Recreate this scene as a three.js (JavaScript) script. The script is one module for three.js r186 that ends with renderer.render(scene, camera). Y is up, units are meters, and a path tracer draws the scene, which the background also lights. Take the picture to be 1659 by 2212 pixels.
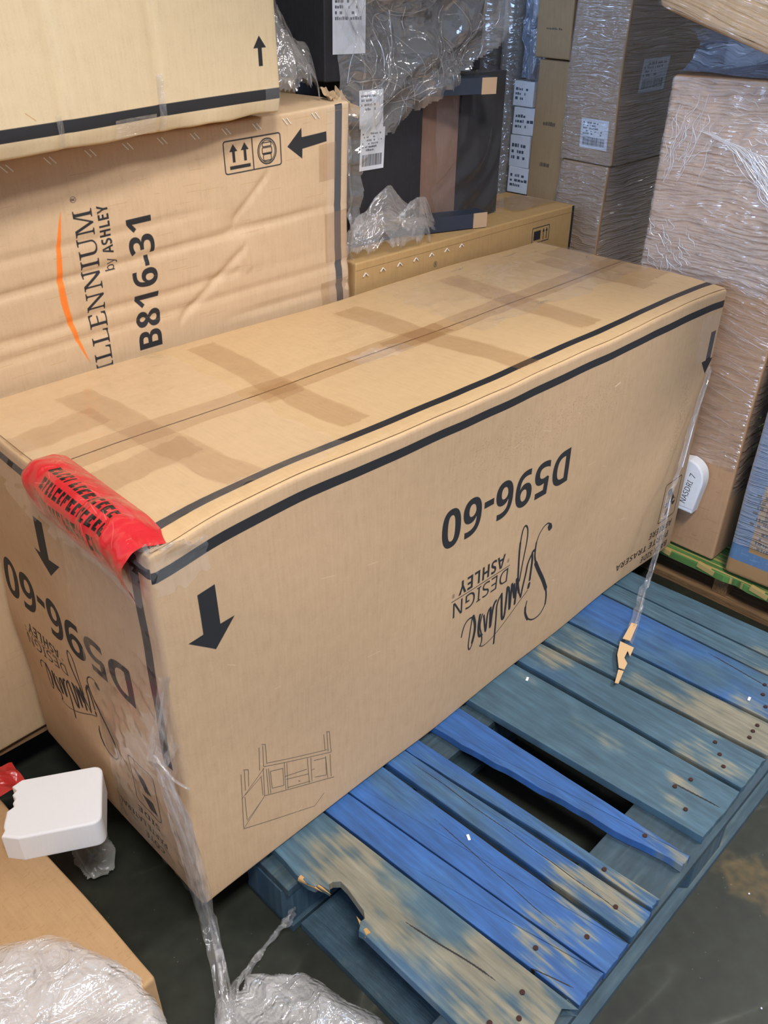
import * as THREE from 'three';
import { mergeGeometries } from 'three/addons/utils/BufferGeometryUtils.js';
import { ImprovedNoise } from 'three/addons/math/ImprovedNoise.js';
import { RectAreaLightUniformsLib } from 'three/addons/lights/RectAreaLightUniformsLib.js';

// ---------------------------------------------------------------- camera, light, exposure
const scene = new THREE.Scene();
const camera = new THREE.PerspectiveCamera(61.68, 1659 / 2212, 0.02, 60);
camera.rotation.order = 'YXZ';
camera.position.set(-0.411, 1.3196, 0.8064);
camera.rotation.set(-0.55856, -0.79645, 0.01539);
scene.add(camera);
const renderer = new THREE.WebGLRenderer({ antialias: true });
renderer.toneMapping = THREE.LinearToneMapping;
renderer.toneMappingExposure = 1.0;
renderer.shadowMap.enabled = true;
RectAreaLightUniformsLib.init();
scene.background = new THREE.Color(0x05070a);
const FLOOR = -0.14;
const LAMP = { color: 0xfffaf6, intensity: 76 };       // ceiling panels
const DAY = { color: 0xb4d2ff, intensity: 5.5 };           // bluish daylight glowing from the added windows of the left wall
const ADDED_WINDOWS = [-6.0, -3.0, 0.0, 3.0];                   // their centres along z
const LAMPS = [[2.5, 2.3], [-0.7, 1.7], [5.9, 2.3], [2.5, -6.4], [5.9, -6.4]];

// ---------------------------------------------------------------- helpers
let seed = 7;
function rnd() { seed |= 0; seed = (seed + 0x6d2b79f5) | 0; let t = Math.imul(seed ^ (seed >>> 15), 1 | seed); t = (t + Math.imul(t ^ (t >>> 7), 61 | t)) ^ t; return ((t ^ (t >>> 14)) >>> 0) / 4294967296; }
const rr = (a, b) => a + (b - a) * rnd();
const IN = new ImprovedNoise();
const N3 = (x, y, z) => IN.noise(x + 57.3, y + 31.7, z + 11.9);
const fbm = (x, y, z = 0, o = 4) => { let s = 0, a = 0.5; for (let i = 0; i < o; i++) { s += a * N3(x, y, z); x *= 2.03; y *= 2.03; z *= 2.03; a *= 0.5; } return s; };
const sst = (a, b, x) => { const t = Math.min(1, Math.max(0, (x - a) / (b - a))); return t * t * (3 - 2 * t); };
const lerp = (a, b, t) => a + (b - a) * t;
const used = {};
function numbered(n) { used[n] = (used[n] ?? -1) + 1; return used[n] ? n + '_' + String(used[n]).padStart(3, '0') : n; }
function shade(m) { m.castShadow = true; m.receiveShadow = true; return m; }
function thing(name, label, category, pos = [0, 0, 0], group) {
  const o = new THREE.Group(); o.name = numbered(name); o.position.set(...pos); o.userData = { label, category };
  if (group) o.userData.group = group;
  scene.add(o); return o;
}
// geometry is in world metres when world = true, else in the parent's own axes
function part(parent, name, geo, mat, label, world = true) {
  const m = shade(new THREE.Mesh(geo, mat)); m.name = name;
  if (label) m.userData.label = label;
  if (world) { const g = parent.isGroup ? parent : parent.parent; if (parent.isGroup) m.position.copy(g.position).negate(); }
  parent.add(m); return m;
}
function single(name, geo, mat, label, category, group) {
  const m = shade(new THREE.Mesh(geo, mat)); m.name = numbered(name); m.userData = { label, category }; if (group) m.userData.group = group; scene.add(m); return m;
}
function struct(name, geo, mat) { const m = shade(new THREE.Mesh(geo, mat)); m.name = name; m.userData = { kind: 'structure', label: name.replace(/_/g, ' ') }; scene.add(m); return m; }
function boxGeo(x0, x1, y0, y1, z0, z1) { const g = new THREE.BoxGeometry(x1 - x0, y1 - y0, z1 - z0); g.translate((x0 + x1) / 2, (y0 + y1) / 2, (z0 + z1) / 2); return g; }
function smoothNormals(g) {
  g.computeVertexNormals();
  const p = g.attributes.position, n = g.attributes.normal, m = new Map();
  for (let i = 0; i < p.count; i++) {
    const k = Math.round(p.getX(i) * 2e4) + '_' + Math.round(p.getY(i) * 2e4) + '_' + Math.round(p.getZ(i) * 2e4);
    let e = m.get(k); if (!e) m.set(k, (e = [0, 0, 0, []])); e[0] += n.getX(i); e[1] += n.getY(i); e[2] += n.getZ(i); e[3].push(i);
  }
  for (const e of m.values()) { const l = Math.hypot(e[0], e[1], e[2]) || 1; for (const i of e[3]) n.setXYZ(i, e[0] / l, e[1] / l, e[2] / l); }
  return g;
}
// a sheet fn(u, v) -> [x, y, z] on a grid; keep(u, v) cuts its outline
function sheet(nu, nv, fn, keep) {
  const pos = [], uv = [], idx = [];
  for (let j = 0; j <= nv; j++) for (let i = 0; i <= nu; i++) { const u = i / nu, v = j / nv; pos.push(...fn(u, v)); uv.push(u, v); }
  for (let j = 0; j < nv; j++) for (let i = 0; i < nu; i++) {
    if (keep && !keep((i + 0.5) / nu, (j + 0.5) / nv)) continue;
    const a = j * (nu + 1) + i, b = a + 1, c = a + nu + 1, d = c + 1; idx.push(a, b, d, a, d, c);
  }
  const g = new THREE.BufferGeometry();
  g.setAttribute('position', new THREE.Float32BufferAttribute(pos, 3)); g.setAttribute('uv', new THREE.Float32BufferAttribute(uv, 2)); g.setIndex(idx); g.computeVertexNormals();
  return g;
}
// a strip of film along points, with its own width and twist
function ribbon(pts, w, { nu = 60, nv = 6, side = [1, 0, 0], crease = 0.3, twist = 0, s = 1 } = {}) {
  const c = new THREE.CatmullRomCurve3(pts.map((p) => new THREE.Vector3(...p))), sd = new THREE.Vector3(...side);
  return sheet(nu, nv, (u, v) => {
    const p = c.getPoint(u), t = c.getTangent(u), b = sd.clone().addScaledVector(t, -sd.dot(t)).normalize(), n = new THREE.Vector3().crossVectors(t, b);
    const a = twist * u + 1.2 * N3(u * 4 * s, 3, 1), W = typeof w === 'function' ? w(u) : w;
    const d = (v - 0.5) * W, e = W * crease * N3(u * 9 * s, v * 3.5, 5 + s);
    p.addScaledVector(b, d * Math.cos(a) - e * Math.sin(a)).addScaledVector(n, d * Math.sin(a) + e * Math.cos(a));
    return [p.x, p.y, p.z];
  });
}
// folds with sharp creases, like crumpled film
function folds(k, f, n = 7) {
  const L = []; const s0 = seed; seed = 1000 + k * 77;
  for (let i = 0; i < n; i++) { const a = rr(0, Math.PI), ff = f * Math.pow(1.45, i * 0.7) * rr(0.8, 1.25); L.push([Math.cos(a) * ff, Math.sin(a) * ff, rr(0, 9), 1 / Math.pow(1.5, i * 0.62)]); }
  seed = s0;
  return (x, y) => { const wx = x + 0.35 * N3(x * f * 0.5, y * f * 0.5, k) / f * 3, wy = y + 0.35 * N3(y * f * 0.5, x * f * 0.5, k + 5) / f * 3; let s = 0; for (const [a, b, p, m] of L) { const t = a * wx + b * wy + p; s += m * Math.abs((((t % 2) + 2) % 2) - 1) - m * 0.5; } return s; };
}
// pulled strands in film: thin tubes shaped to give glint lines, joined into one part
function ridgeGeo(curves, r) {
  return mergeGeometries(curves.map((c) => new THREE.TubeGeometry(new THREE.CatmullRomCurve3(c.map((p) => new THREE.Vector3(...p))), Math.max(8, c.length * 4), typeof r === 'function' ? r() : r, 5)));
}
function ridgesOn(parent, curves, r, world, mat = M.ridge) { const m = part(parent, 'film_ridges', ridgeGeo(curves, r), mat, 'pulled film strands shaped as tubes for bright glint lines', world); m.userData.kind = 'stuff'; return m; }
// ---------------------------------------------------------------- textures
function cvs(w, h) { const c = document.createElement('canvas'); c.width = w; c.height = h; return [c, c.getContext('2d')]; }
function tex(c, srgb = true) { const t = new THREE.CanvasTexture(c); if (srgb) t.colorSpace = THREE.SRGBColorSpace; t.anisotropy = 8; return t; }
function dataTex(n, m, fn, srgb, wrap = THREE.MirroredRepeatWrapping) {
  const d = new Uint8Array(n * m * 4);
  for (let j = 0; j < m; j++) for (let i = 0; i < n; i++) { const c = fn(i / n, j / m), k = (j * n + i) * 4; d[k] = c[0]; d[k + 1] = c[1]; d[k + 2] = c[2]; d[k + 3] = c[3] ?? 255; }
  const t = new THREE.DataTexture(d, n, m); t.magFilter = THREE.LinearFilter; t.minFilter = THREE.LinearMipmapLinearFilter; t.generateMipmaps = true; t.wrapS = t.wrapT = wrap; if (srgb) t.colorSpace = THREE.SRGBColorSpace; t.needsUpdate = true; return t;
}
const gray = (f) => (u, v) => { const q = Math.max(0, Math.min(255, f(u, v) * 255)); return [q, q, q]; };
const crF = folds(3, 5, 9), crG = folds(8, 7, 8);
const crumpleTex = dataTex(512, 512, gray((u, v) => 0.5 + 0.16 * crF(u, v) + 0.1 * fbm(u * 9, v * 9, 2)));
// stretch film: fine, long, nearly parallel pulls
const ridgeN = (x, y, z, p) => Math.pow(Math.max(0, 1 - 2.2 * Math.abs(N3(x, y, z))), p);
const pullTex = dataTex(512, 512, gray((u, v) => { const w = v + 0.03 * fbm(u * 2.2, v * 4, 3); return 0.15 + 0.55 * ridgeN(u * 1.8, w * 30, 1, 3) + 0.3 * ridgeN(u * 4, w * 70, 6, 3) + 0.25 * fbm(u * 2, w * 20, 9, 2); }));
const boardBump = dataTex(256, 256, gray((u, v) => 0.5 + 0.22 * fbm(u * 60, v * 6, 4, 2) + 0.3 * fbm(u * 14, v * 14, 8, 3)));
const [grainC, grainX] = cvs(512, 512);
{ const im = grainX.createImageData(512, 512); for (let j = 0; j < 512; j++) for (let i = 0; i < 512; i++) { const k = (j * 512 + i) * 4, n = 0.5 * (rnd() - 0.5) + 0.55 * fbm(i * 0.16, j * 0.012, 1, 3) + 0.45 * fbm(i * 0.03, j * 0.03, 4, 3); const q = n > 0 ? 255 : 0; im.data[k] = q; im.data[k + 1] = q * 0.95; im.data[k + 2] = q * 0.86; im.data[k + 3] = Math.min(255, Math.abs(n) * 120); } grainX.putImageData(im, 0, 0); }
const INK = '#232325';
// one face of a carton: canvas in metres, origin at the lower left corner, y up
function face(w, h, base, draw, ppm = 900) {
  const P = Math.min(ppm, 2048 / w, 2048 / h), [c, x] = cvs(Math.round(w * P), Math.round(h * P));
  x.fillStyle = base; x.fillRect(0, 0, c.width, c.height);
  x.fillStyle = x.createPattern(grainC, 'repeat'); x.globalAlpha = 0.26; x.fillRect(0, 0, c.width, c.height); x.globalAlpha = 1;
  x.setTransform(P, 0, 0, -P, 0, c.height); x.fillStyle = x.strokeStyle = INK; x.lineCap = x.lineJoin = 'round';
  if (draw) draw(x, w, h);
  return tex(c);
}
const poly = (x, pts, fill = true) => { x.beginPath(); pts.forEach((p, i) => (i ? x.lineTo(p[0], p[1]) : x.moveTo(p[0], p[1]))); if (fill) { x.closePath(); x.fill(); } else x.stroke(); };
function text(x, s, cx, cy, w, h, ang = 0, font = 'bold', fam = 'sans-serif') {   // centred, letters h tall and w wide altogether
  x.save(); x.translate(cx, cy); x.rotate(ang); x.scale(1, -1); x.font = `${font} 100px ${fam}`; const m = x.measureText(s), cap = fam === 'serif' ? 66 : 72;
  x.scale(w / m.width, h / cap); x.textAlign = 'center'; x.textBaseline = 'alphabetic'; x.fillText(s, 0, cap / 2); x.restore();
}
function marks(x, x0, y0, w, h, rows, ink = '#2b2b30', dens = 0.75) {    // unreadably small print
  x.fillStyle = ink; const rh = h / rows;
  for (let r = 0; r < rows; r++) { let q = x0; const end = x0 + w * rr(0.55, 1); while (q < end) { const l = rh * rr(0.2, 0.75); if (rnd() < dens) x.fillRect(q, y0 + r * rh + rh * 0.2, l, rh * rr(0.4, 0.62)); q += l + rh * 0.16; } }
}
function barcode(x, x0, y0, w, h, ink = '#1d1d22') { x.fillStyle = ink; let q = x0; while (q < x0 + w) { const l = w * rr(0.006, 0.022); x.fillRect(q, y0, l, h); q += l + w * rr(0.008, 0.024); } x.fillStyle = INK; }
// ---------------------------------------------------------------- materials
const std = (o) => new THREE.MeshStandardMaterial({ roughness: 0.85, ...o });
const phy = (o) => new THREE.MeshPhysicalMaterial({ roughness: 0.5, ...o });
const bumpRep = (t, a, b) => { const c = t.clone(); c.repeat.set(a, b); c.needsUpdate = true; return c; };
const board = (map, w, h, o = {}) => std({ map, roughness: 0.72, bumpMap: bumpRep(boardBump, w * 3, h * 3), bumpScale: 0.0009, ...o });
const CARD = '#bf9f7b', CARD2 = '#c6a579';
const film = (milk, rough, ior, bump, bs, ru, rv, color = 0xffffff) => phy({ color, transmission: 1 - milk, thickness: 0, roughness: rough, ior, side: THREE.DoubleSide, bumpMap: bumpRep(bump, ru, rv), bumpScale: bs });
const M = {
  tape: phy({ color: 0xa8763f, roughness: 0.16, transparent: true, opacity: 0.2, clearcoat: 0.8, clearcoatRoughness: 0.12, side: THREE.DoubleSide, bumpMap: bumpRep(crumpleTex, 2, 1), bumpScale: 0.0012 }),
  clearTape: phy({ color: 0xf0f2f5, roughness: 0.1, transparent: true, opacity: 0.08, clearcoat: 1, clearcoatRoughness: 0.08, side: THREE.DoubleSide, bumpMap: bumpRep(crumpleTex, 1, 1), bumpScale: 0.0016 }),
  heap: film(0.26, 0.09, 2.2, crumpleTex, 0.012, 4, 4),
  drape: film(0.1, 0.08, 2.1, crumpleTex, 0.012, 3, 3),
  strap: film(0.08, 0.06, 1.9, crumpleTex, 0.003, 1, 3),
  wrap: film(0.06, 0.12, 2.1, pullTex, 0.008, 1, 1.3),
  wrapFine: film(0.15, 0.13, 2.0, pullTex, 0.006, 1, 2),
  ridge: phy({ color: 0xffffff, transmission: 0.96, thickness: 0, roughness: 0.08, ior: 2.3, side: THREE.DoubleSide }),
  milkySheen: film(0.22, 0.14, 2.1, pullTex, 0.007, 1, 1.3),  // milky film layer; its white also stands in for a pale sheen
  glintStrand: phy({ color: 0xffffff, transmission: 0.6, thickness: 0, roughness: 0.1, ior: 2.3, side: THREE.DoubleSide }),  // white put into these strands stands in for film highlights
  silver: film(0.3, 0.14, 1.9, crumpleTex, 0.012, 2, 2, 0xc9d8f2),
  cover: film(0.03, 0.12, 1.22, crumpleTex, 0.0022, 2, 1),
  steel: std({ color: 0xf2efe4, metalness: 0.2, roughness: 0.3 }),
  rust: std({ color: 0x3a211a, roughness: 0.8, metalness: 0.3 }),
  foam: std({ color: 0xe9e9ea, roughness: 0.9, bumpMap: bumpRep(boardBump, 6, 6), bumpScale: 0.0006 }),
  paper: std({ color: 0xdfe3ea, roughness: 0.7 }),
  black: std({ color: 0x1a1a1f, roughness: 0.45 }),
  slab: std({ color: 0x2e3644, roughness: 0.5 }),
  rawWood: std({ color: 0xb99a78, roughness: 0.8 }),
  splinter: std({ color: 0xb08a55, roughness: 0.9 }),
};
// ---------------------------------------------------------------- the hall
const floorTex = dataTex(1024, 1024, (u, v) => {
  const X = u * 1.6, Y = v * 1.6, a = fbm(X * 1.5, Y * 1.5, 1, 5), b = fbm(X * 34, Y * 34, 3, 3), s = fbm(X * 3 + Y * 15, Y * 2.4 - X * 3, 6, 2), s2 = ridgeN(X * 3.1 - Y * 9, Y * 1.3 + X, 4, 14) * Math.max(0, fbm(X * 4, Y * 4, 12, 2));
  const k = 1 + 0.55 * a + 0.3 * b, st = Math.max(0, s - 0.36) * 2.2 + 1.6 * s2, sp = rnd() > 0.9996 ? 70 : 0;
  const ds = Math.hypot(u - 0.415, (v - 0.398) * 0.75) / 0.034, br = sst(1.25, 0.55, ds + 0.9 * fbm(X * 30, Y * 30, 9, 3)) * (0.5 + 0.8 * (0.5 + fbm(X * 60, Y * 60, 2, 2)));   // brown spill
  return [Math.min(255, (37 + 62 * st + 46 * br) * k + sp), Math.min(255, (41 + 60 * st + 29 * br) * k + sp), Math.min(255, (33 + 56 * st + 10 * br) * k + sp)];
}, true);
floorTex.repeat.set(10, 10);
const floorM = std({ map: floorTex, roughness: 0.5 });
const plaster = std({ color: 0x8b8f92, roughness: 0.9 }), ceilM = std({ color: 0x9a9ea2, roughness: 0.9 });
const RX0 = -6, RX1 = 9.5, RZ0 = -9.5, RZ1 = 6.2, RY1 = 4.4;
struct('floor', boxGeo(RX0 - 0.2, RX1 + 0.2, FLOOR - 0.2, FLOOR, RZ0 - 0.2, RZ1 + 0.2), floorM);
struct('ceiling', boxGeo(RX0 - 0.2, RX1 + 0.2, RY1, RY1 + 0.2, RZ0 - 0.2, RZ1 + 0.2), ceilM);
struct('wall_right', boxGeo(RX1, RX1 + 0.2, FLOOR, RY1, RZ0, RZ1), plaster);
struct('wall_back', boxGeo(RX0 - 0.2, RX1 + 0.2, FLOOR, RY1, RZ0 - 0.2, RZ0), plaster);
struct('wall_front', boxGeo(RX0 - 0.2, RX1 + 0.2, FLOOR, RY1, RZ1, RZ1 + 0.2), plaster);
// unseen row of glowing windows in the left wall, added for bluish daylight
const WY0 = 1.4, WY1 = 3.9, WH = 1.3, wl = [boxGeo(RX0 - 0.2, RX0, FLOOR, WY0, RZ0, RZ1), boxGeo(RX0 - 0.2, RX0, WY1, RY1, RZ0, RZ1)];
[RZ0, ...ADDED_WINDOWS.map((z) => z + WH)].forEach((z0, i) => wl.push(boxGeo(RX0 - 0.2, RX0, WY0, WY1, z0, i < ADDED_WINDOWS.length ? ADDED_WINDOWS[i] - WH : RZ1)));
struct('wall_left', mergeGeometries(wl), plaster);
ADDED_WINDOWS.forEach((z, i) => {
  const w = struct('added_window_' + (i + 1), boxGeo(RX0 - 0.14, RX0 - 0.1, WY0, WY1, z - WH, z + WH), std({ color: 0xffffff, emissive: DAY.color, emissiveIntensity: DAY.intensity })); w.userData.label = 'unseen frosted window added as a daylight glow';
  const l = new THREE.RectAreaLight(DAY.color, DAY.intensity, 2 * WH, WY1 - WY0); l.position.set(RX0 - 0.08, (WY0 + WY1) / 2, z); l.lookAt(10, (WY0 + WY1) / 2, z); l.name = 'added_daylight'; scene.add(l);
});
LAMPS.forEach(([x, z], i) => {
  const g = thing('ceiling_light', 'flat white panel light under the hall ceiling', 'light', [x, RY1 - 0.5, z], 'ceiling panel lights');
  part(g, 'housing', boxGeo(x - 0.62, x + 0.62, RY1 - 0.5, RY1 - 0.44, z - 0.32, z + 0.32), std({ color: 0xd8d8d8 }));
  part(g, 'rod', boxGeo(x - 0.01, x + 0.01, RY1 - 0.44, RY1, z - 0.01, z + 0.01), std({ color: 0x888888 }));
  part(g, 'light_diffuser', boxGeo(x - 0.58, x + 0.58, RY1 - 0.506, RY1 - 0.499, z - 0.28, z + 0.28), std({ color: 0xffffff, emissive: LAMP.color, emissiveIntensity: 6 }));
  const l = new THREE.RectAreaLight(LAMP.color, LAMP.intensity, 1.16, 0.56); l.position.set(x, RY1 - 0.51, z); l.lookAt(x, -10, z); l.name = 'panel_light'; scene.add(l);
});
// deck added out of view over the far stacks to keep lamp light off them
{ const g = [boxGeo(1.0, 3.6, 1.92, 2.0, -2.6, 0.22), boxGeo(1.55, 3.6, 1.92, 2.0, 0.22, 0.66)]; for (const x of [1.04, 3.5]) for (const z of [-2.5, -1.2, 0.15]) g.push(boxGeo(x, x + 0.04, 2.0, RY1, z, z + 0.04)); struct('added_shade_deck_1', mergeGeometries(g), plaster).userData.label = 'added unseen deck that keeps lamp light off the far stacks'; }
// ---------------------------------------------------------------- cartons
// size [w, h, d]; p0 = lower corner (min x, min y, min z) in the carton's own axes after the turn about its base centre
function cartonShape(size, o = {}) {
  const [w, h, d] = size, r = o.r ?? 0.006, amp = o.bulge ?? 0.003, n = o.seg ?? 22, k = o.k ?? 1;
  const H = [w / 2, h / 2, d / 2];
  const grid = (half, m) => { const a = [-half, -half + r * 0.4, -half + r]; for (let i = 1; i < m; i++) a.push(lerp(-half + r, half - r, i / m)); a.push(half - r, half - r * 0.4, half); return a; };
  const G = H.map((q) => grid(q, Math.max(3, Math.round(n * q * 2))));
  const place = (x, y, z) => {
    const q = [x, y, z], inn = q.map((v, i) => Math.max(-(H[i] - r), Math.min(H[i] - r, v))), dl = q.map((v, i) => v - inn[i]), L = Math.hypot(...dl);
    let P = L > 1e-9 ? inn.map((v, i) => v + (dl[i] / L) * r) : q;
    const s = [0.95 * w, 0.95 * h, 0.95 * d];
    P = [P[0] + amp * N3(P[0] * 3.1 + k, P[1] * 3.1, P[2] * 3.1) * 2, P[1] + amp * N3(P[0] * 2.7, P[1] * 2.7 + k, P[2] * 2.7) * 1.6, P[2] + amp * N3(P[0] * 3.3, P[1] * 3.3, P[2] * 3.3 + k) * 2];
    if (o.def) P = o.def(P, q) || P;
    return [P[0], P[1] + h / 2, P[2]];
  };
  return { place, G, H, size };
}
const FACES = [[0, 1, 2, -1, 1], [0, -1, 2, 1, 1], [1, 1, 0, 1, 2, -1], [1, -1, 0, 1, 2, 1], [2, 1, 0, 1, 1], [2, -1, 0, -1, 1]];   // axis, sign, u axis, u sign, v axis, v sign
function cartonGeo(S) {
  const pos = [], uv = [], idx = [], g = new THREE.BufferGeometry();
  FACES.forEach(([ax, sg, ua, us, va, vs = 1], f) => {
    const gu = S.G[ua], gv = S.G[va], o = pos.length / 3, st = idx.length;
    for (const b of gv) for (const a of gu) { const q = [0, 0, 0]; q[ax] = sg * S.H[ax]; q[ua] = us * a; q[va] = vs * b; pos.push(...S.place(...q)); uv.push(a / (2 * S.H[ua]) + 0.5, b / (2 * S.H[va]) + 0.5); }
    for (let j = 0; j < gv.length - 1; j++) for (let i = 0; i < gu.length - 1; i++) { const a = o + j * gu.length + i, b = a + 1, c = a + gu.length, e = c + 1; idx.push(a, b, e, a, e, c); }
    g.addGroup(st, idx.length - st, f);
  });
  g.setAttribute('position', new THREE.Float32BufferAttribute(pos, 3)); g.setAttribute('uv', new THREE.Float32BufferAttribute(uv, 2)); g.setIndex(idx);
  return smoothNormals(g);
}
// a thin patch lying on a face: fa = face number, rectangle in metres from the face's lower left corner
function patch(S, fa, u0, u1, v0, v1, off = 0.0012, o = {}) {
  const [ax, sg, ua, us, va, vs = 1] = FACES[fa], W = 2 * S.H[ua], Hh = 2 * S.H[va], nu = o.nu ?? Math.max(2, Math.round((u1 - u0) * 60)), nv = o.nv ?? Math.max(2, Math.round((v1 - v0) * 60)), sk = o.skew ?? 0;
  return sheet(nu, nv, (u, v) => {
    let a = lerp(u0, u1, u) + sk * (v - 0.5), b = lerp(v0, v1, v) + (o.skewV ?? 0) * (u - 0.5);
    if (o.rough) { const e = o.rough; a += e * N3(v * 9, u * 2, u0 * 30) * (u < 0.05 || u > 0.95 ? 1 : 0.2); b += e * N3(u * 9, v * 2, v0 * 30) * (v < 0.05 || v > 0.95 ? 1 : 0.2); }
    const q = [0, 0, 0]; q[ax] = sg * S.H[ax]; q[ua] = us * (a - W / 2); q[va] = vs * (b - Hh / 2);
    const P = S.place(...q); P[ax] += sg * (off + (o.wr ?? 0) * Math.max(0, N3(a * 40, b * 40, 2)));
    return P;
  });
}
function carton(name, label, size, pos, mats, o = {}) {
  const t = thing(name, label, o.category ?? 'box', pos, o.group);
  t.rotation.set(o.rx ?? 0, o.ry ?? 0, o.rz ?? 0);
  const S = cartonShape(size, o);
  const m = part(t, 'body', cartonGeo(S), Array.isArray(mats) ? mats : Array(6).fill(mats), null, false);
  return { t, S, body: m };
}
const plainTex = {};
function plain(hex) { return (plainTex[hex] ??= face(0.9, 0.9, hex, null, 560)); }
function plainM(hex, w = 1, h = 1, o = {}) { return board(plain(hex), w, h, o); }
function labelOn(c, fa, u, v, w, h, opt = {}) {   // a paper label stuck on
  const T = face(w, h, '#dde2ea', (x) => { if (opt.bars !== false) barcode(x, w * 0.1, h * 0.1, w * 0.8, h * 0.28); marks(x, w * 0.08, h * 0.45, w * 0.84, h * 0.46, opt.rows ?? 5, '#4a4f5a', 0.6); }, 1600);
  return part(c.t, 'paper_label', patch(c.S, fa, u, u + w, v, v + h, 0.0015, { nu: 4, nv: 4, skew: opt.skew }), std({ map: T, roughness: 0.55 }), 'white printed shipping label', false);
}
// ---------------------------------------------------------------- the big carton (upside down) on the blue pallet
const L = 1.538, W = 0.547, H = 0.72;
const LOGO = [
  [[[0.916, 0.343], [0.907, 0.358], [0.897, 0.365], [0.882, 0.362], [0.869, 0.349], [0.864, 0.331]], 0.0028], [[[0.91, 0.346], [0.906, 0.353]], 0.011],
  [[[0.864, 0.331], [0.864, 0.305], [0.871, 0.28], [0.891, 0.244], [0.913, 0.209], [0.929, 0.175], [0.935, 0.151], [0.934, 0.128]], 0.0045], [[[0.875, 0.272], [0.891, 0.244], [0.913, 0.209], [0.929, 0.175]], 0.0085],
  [[[0.934, 0.128], [0.925, 0.111], [0.907, 0.105], [0.888, 0.108], [0.87, 0.123], [0.859, 0.141], [0.858, 0.161], [0.861, 0.176]], 0.003], [[[0.872, 0.12], [0.86, 0.139], [0.858, 0.161]], 0.0055],
  [[[0.864, 0.312], [0.852, 0.315], [0.859, 0.293], [0.86, 0.271], [0.861, 0.235]], 0.006], [[[0.861, 0.224], [0.86, 0.215]], 0.007],
  [[[0.853, 0.306], [0.842, 0.291], [0.842, 0.263], [0.837, 0.232], [0.834, 0.203]], 0.005],
  [[[0.834, 0.203], [0.824, 0.219], [0.815, 0.259], [0.808, 0.295], [0.803, 0.328], [0.802, 0.364], [0.805, 0.392], [0.813, 0.398], [0.823, 0.386], [0.826, 0.359], [0.824, 0.329], [0.821, 0.292], [0.82, 0.254]], 0.0035], [[[0.812, 0.27], [0.803, 0.328], [0.802, 0.36]], 0.005],
  [[[0.824, 0.222], [0.806, 0.275], [0.812, 0.25], [0.814, 0.196]], 0.006], [[[0.802, 0.255], [0.814, 0.196], [0.794, 0.259]], 0.005], [[[0.792, 0.26], [0.795, 0.224], [0.797, 0.178], [0.785, 0.254], [0.776, 0.26]], 0.0055],
  [[[0.776, 0.26], [0.782, 0.178], [0.771, 0.175], [0.764, 0.214], [0.757, 0.253]], 0.006], [[[0.757, 0.253], [0.742, 0.241], [0.748, 0.197], [0.752, 0.122]], 0.0045], [[[0.739, 0.245], [0.729, 0.242], [0.731, 0.162], [0.722, 0.236]], 0.006],
  [[[0.722, 0.236], [0.711, 0.237], [0.717, 0.161], [0.701, 0.228]], 0.0045], [[[0.695, 0.235], [0.687, 0.21], [0.702, 0.175], [0.705, 0.155], [0.7, 0.147]], 0.0035], [[[0.687, 0.238], [0.684, 0.211], [0.691, 0.177], [0.702, 0.175]], 0.0055],
  [[[0.63, 0.214], [0.633, 0.235], [0.644, 0.249], [0.662, 0.249], [0.672, 0.229], [0.675, 0.204], [0.672, 0.174], [0.664, 0.157], [0.657, 0.168], [0.657, 0.194], [0.659, 0.226], [0.661, 0.246]], 0.003], [[[0.664, 0.248], [0.672, 0.229], [0.675, 0.204], [0.67, 0.176]], 0.0065],
  [[[0.7, 0.147], [0.708, 0.136], [0.75, 0.144], [0.803, 0.173], [0.834, 0.194], [0.859, 0.208]], 0.0018],
];
function smoothLine(x, p) { x.beginPath(); x.moveTo(p[0][0], p[0][1]); for (let i = 1; i < p.length - 1; i++) x.quadraticCurveTo(p[i][0], p[i][1], (p[i][0] + p[i + 1][0]) / 2, (p[i][1] + p[i + 1][1]) / 2); x.lineTo(p[p.length - 1][0], p[p.length - 1][1]); x.stroke(); }
function logo(x) {
  for (const [p, w] of LOGO) { x.lineWidth = w * 1.25; smoothLine(x, p); }
  text(x, 'DESIGN', 0.684, 0.297, 0.182, 0.036, Math.PI, '', 'sans-serif'); x.lineWidth = 0.0017; poly(x, [[0.593, 0.321], [0.773, 0.319]], false);
  text(x, 'ASHLEY', 0.684, 0.341, 0.142, 0.031, Math.PI, 'bold'); text(x, '®', 0.766, 0.334, 0.009, 0.009, Math.PI, ''); text(x, '®', 0.598, 0.333, 0.009, 0.009, Math.PI, '');
}
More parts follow.
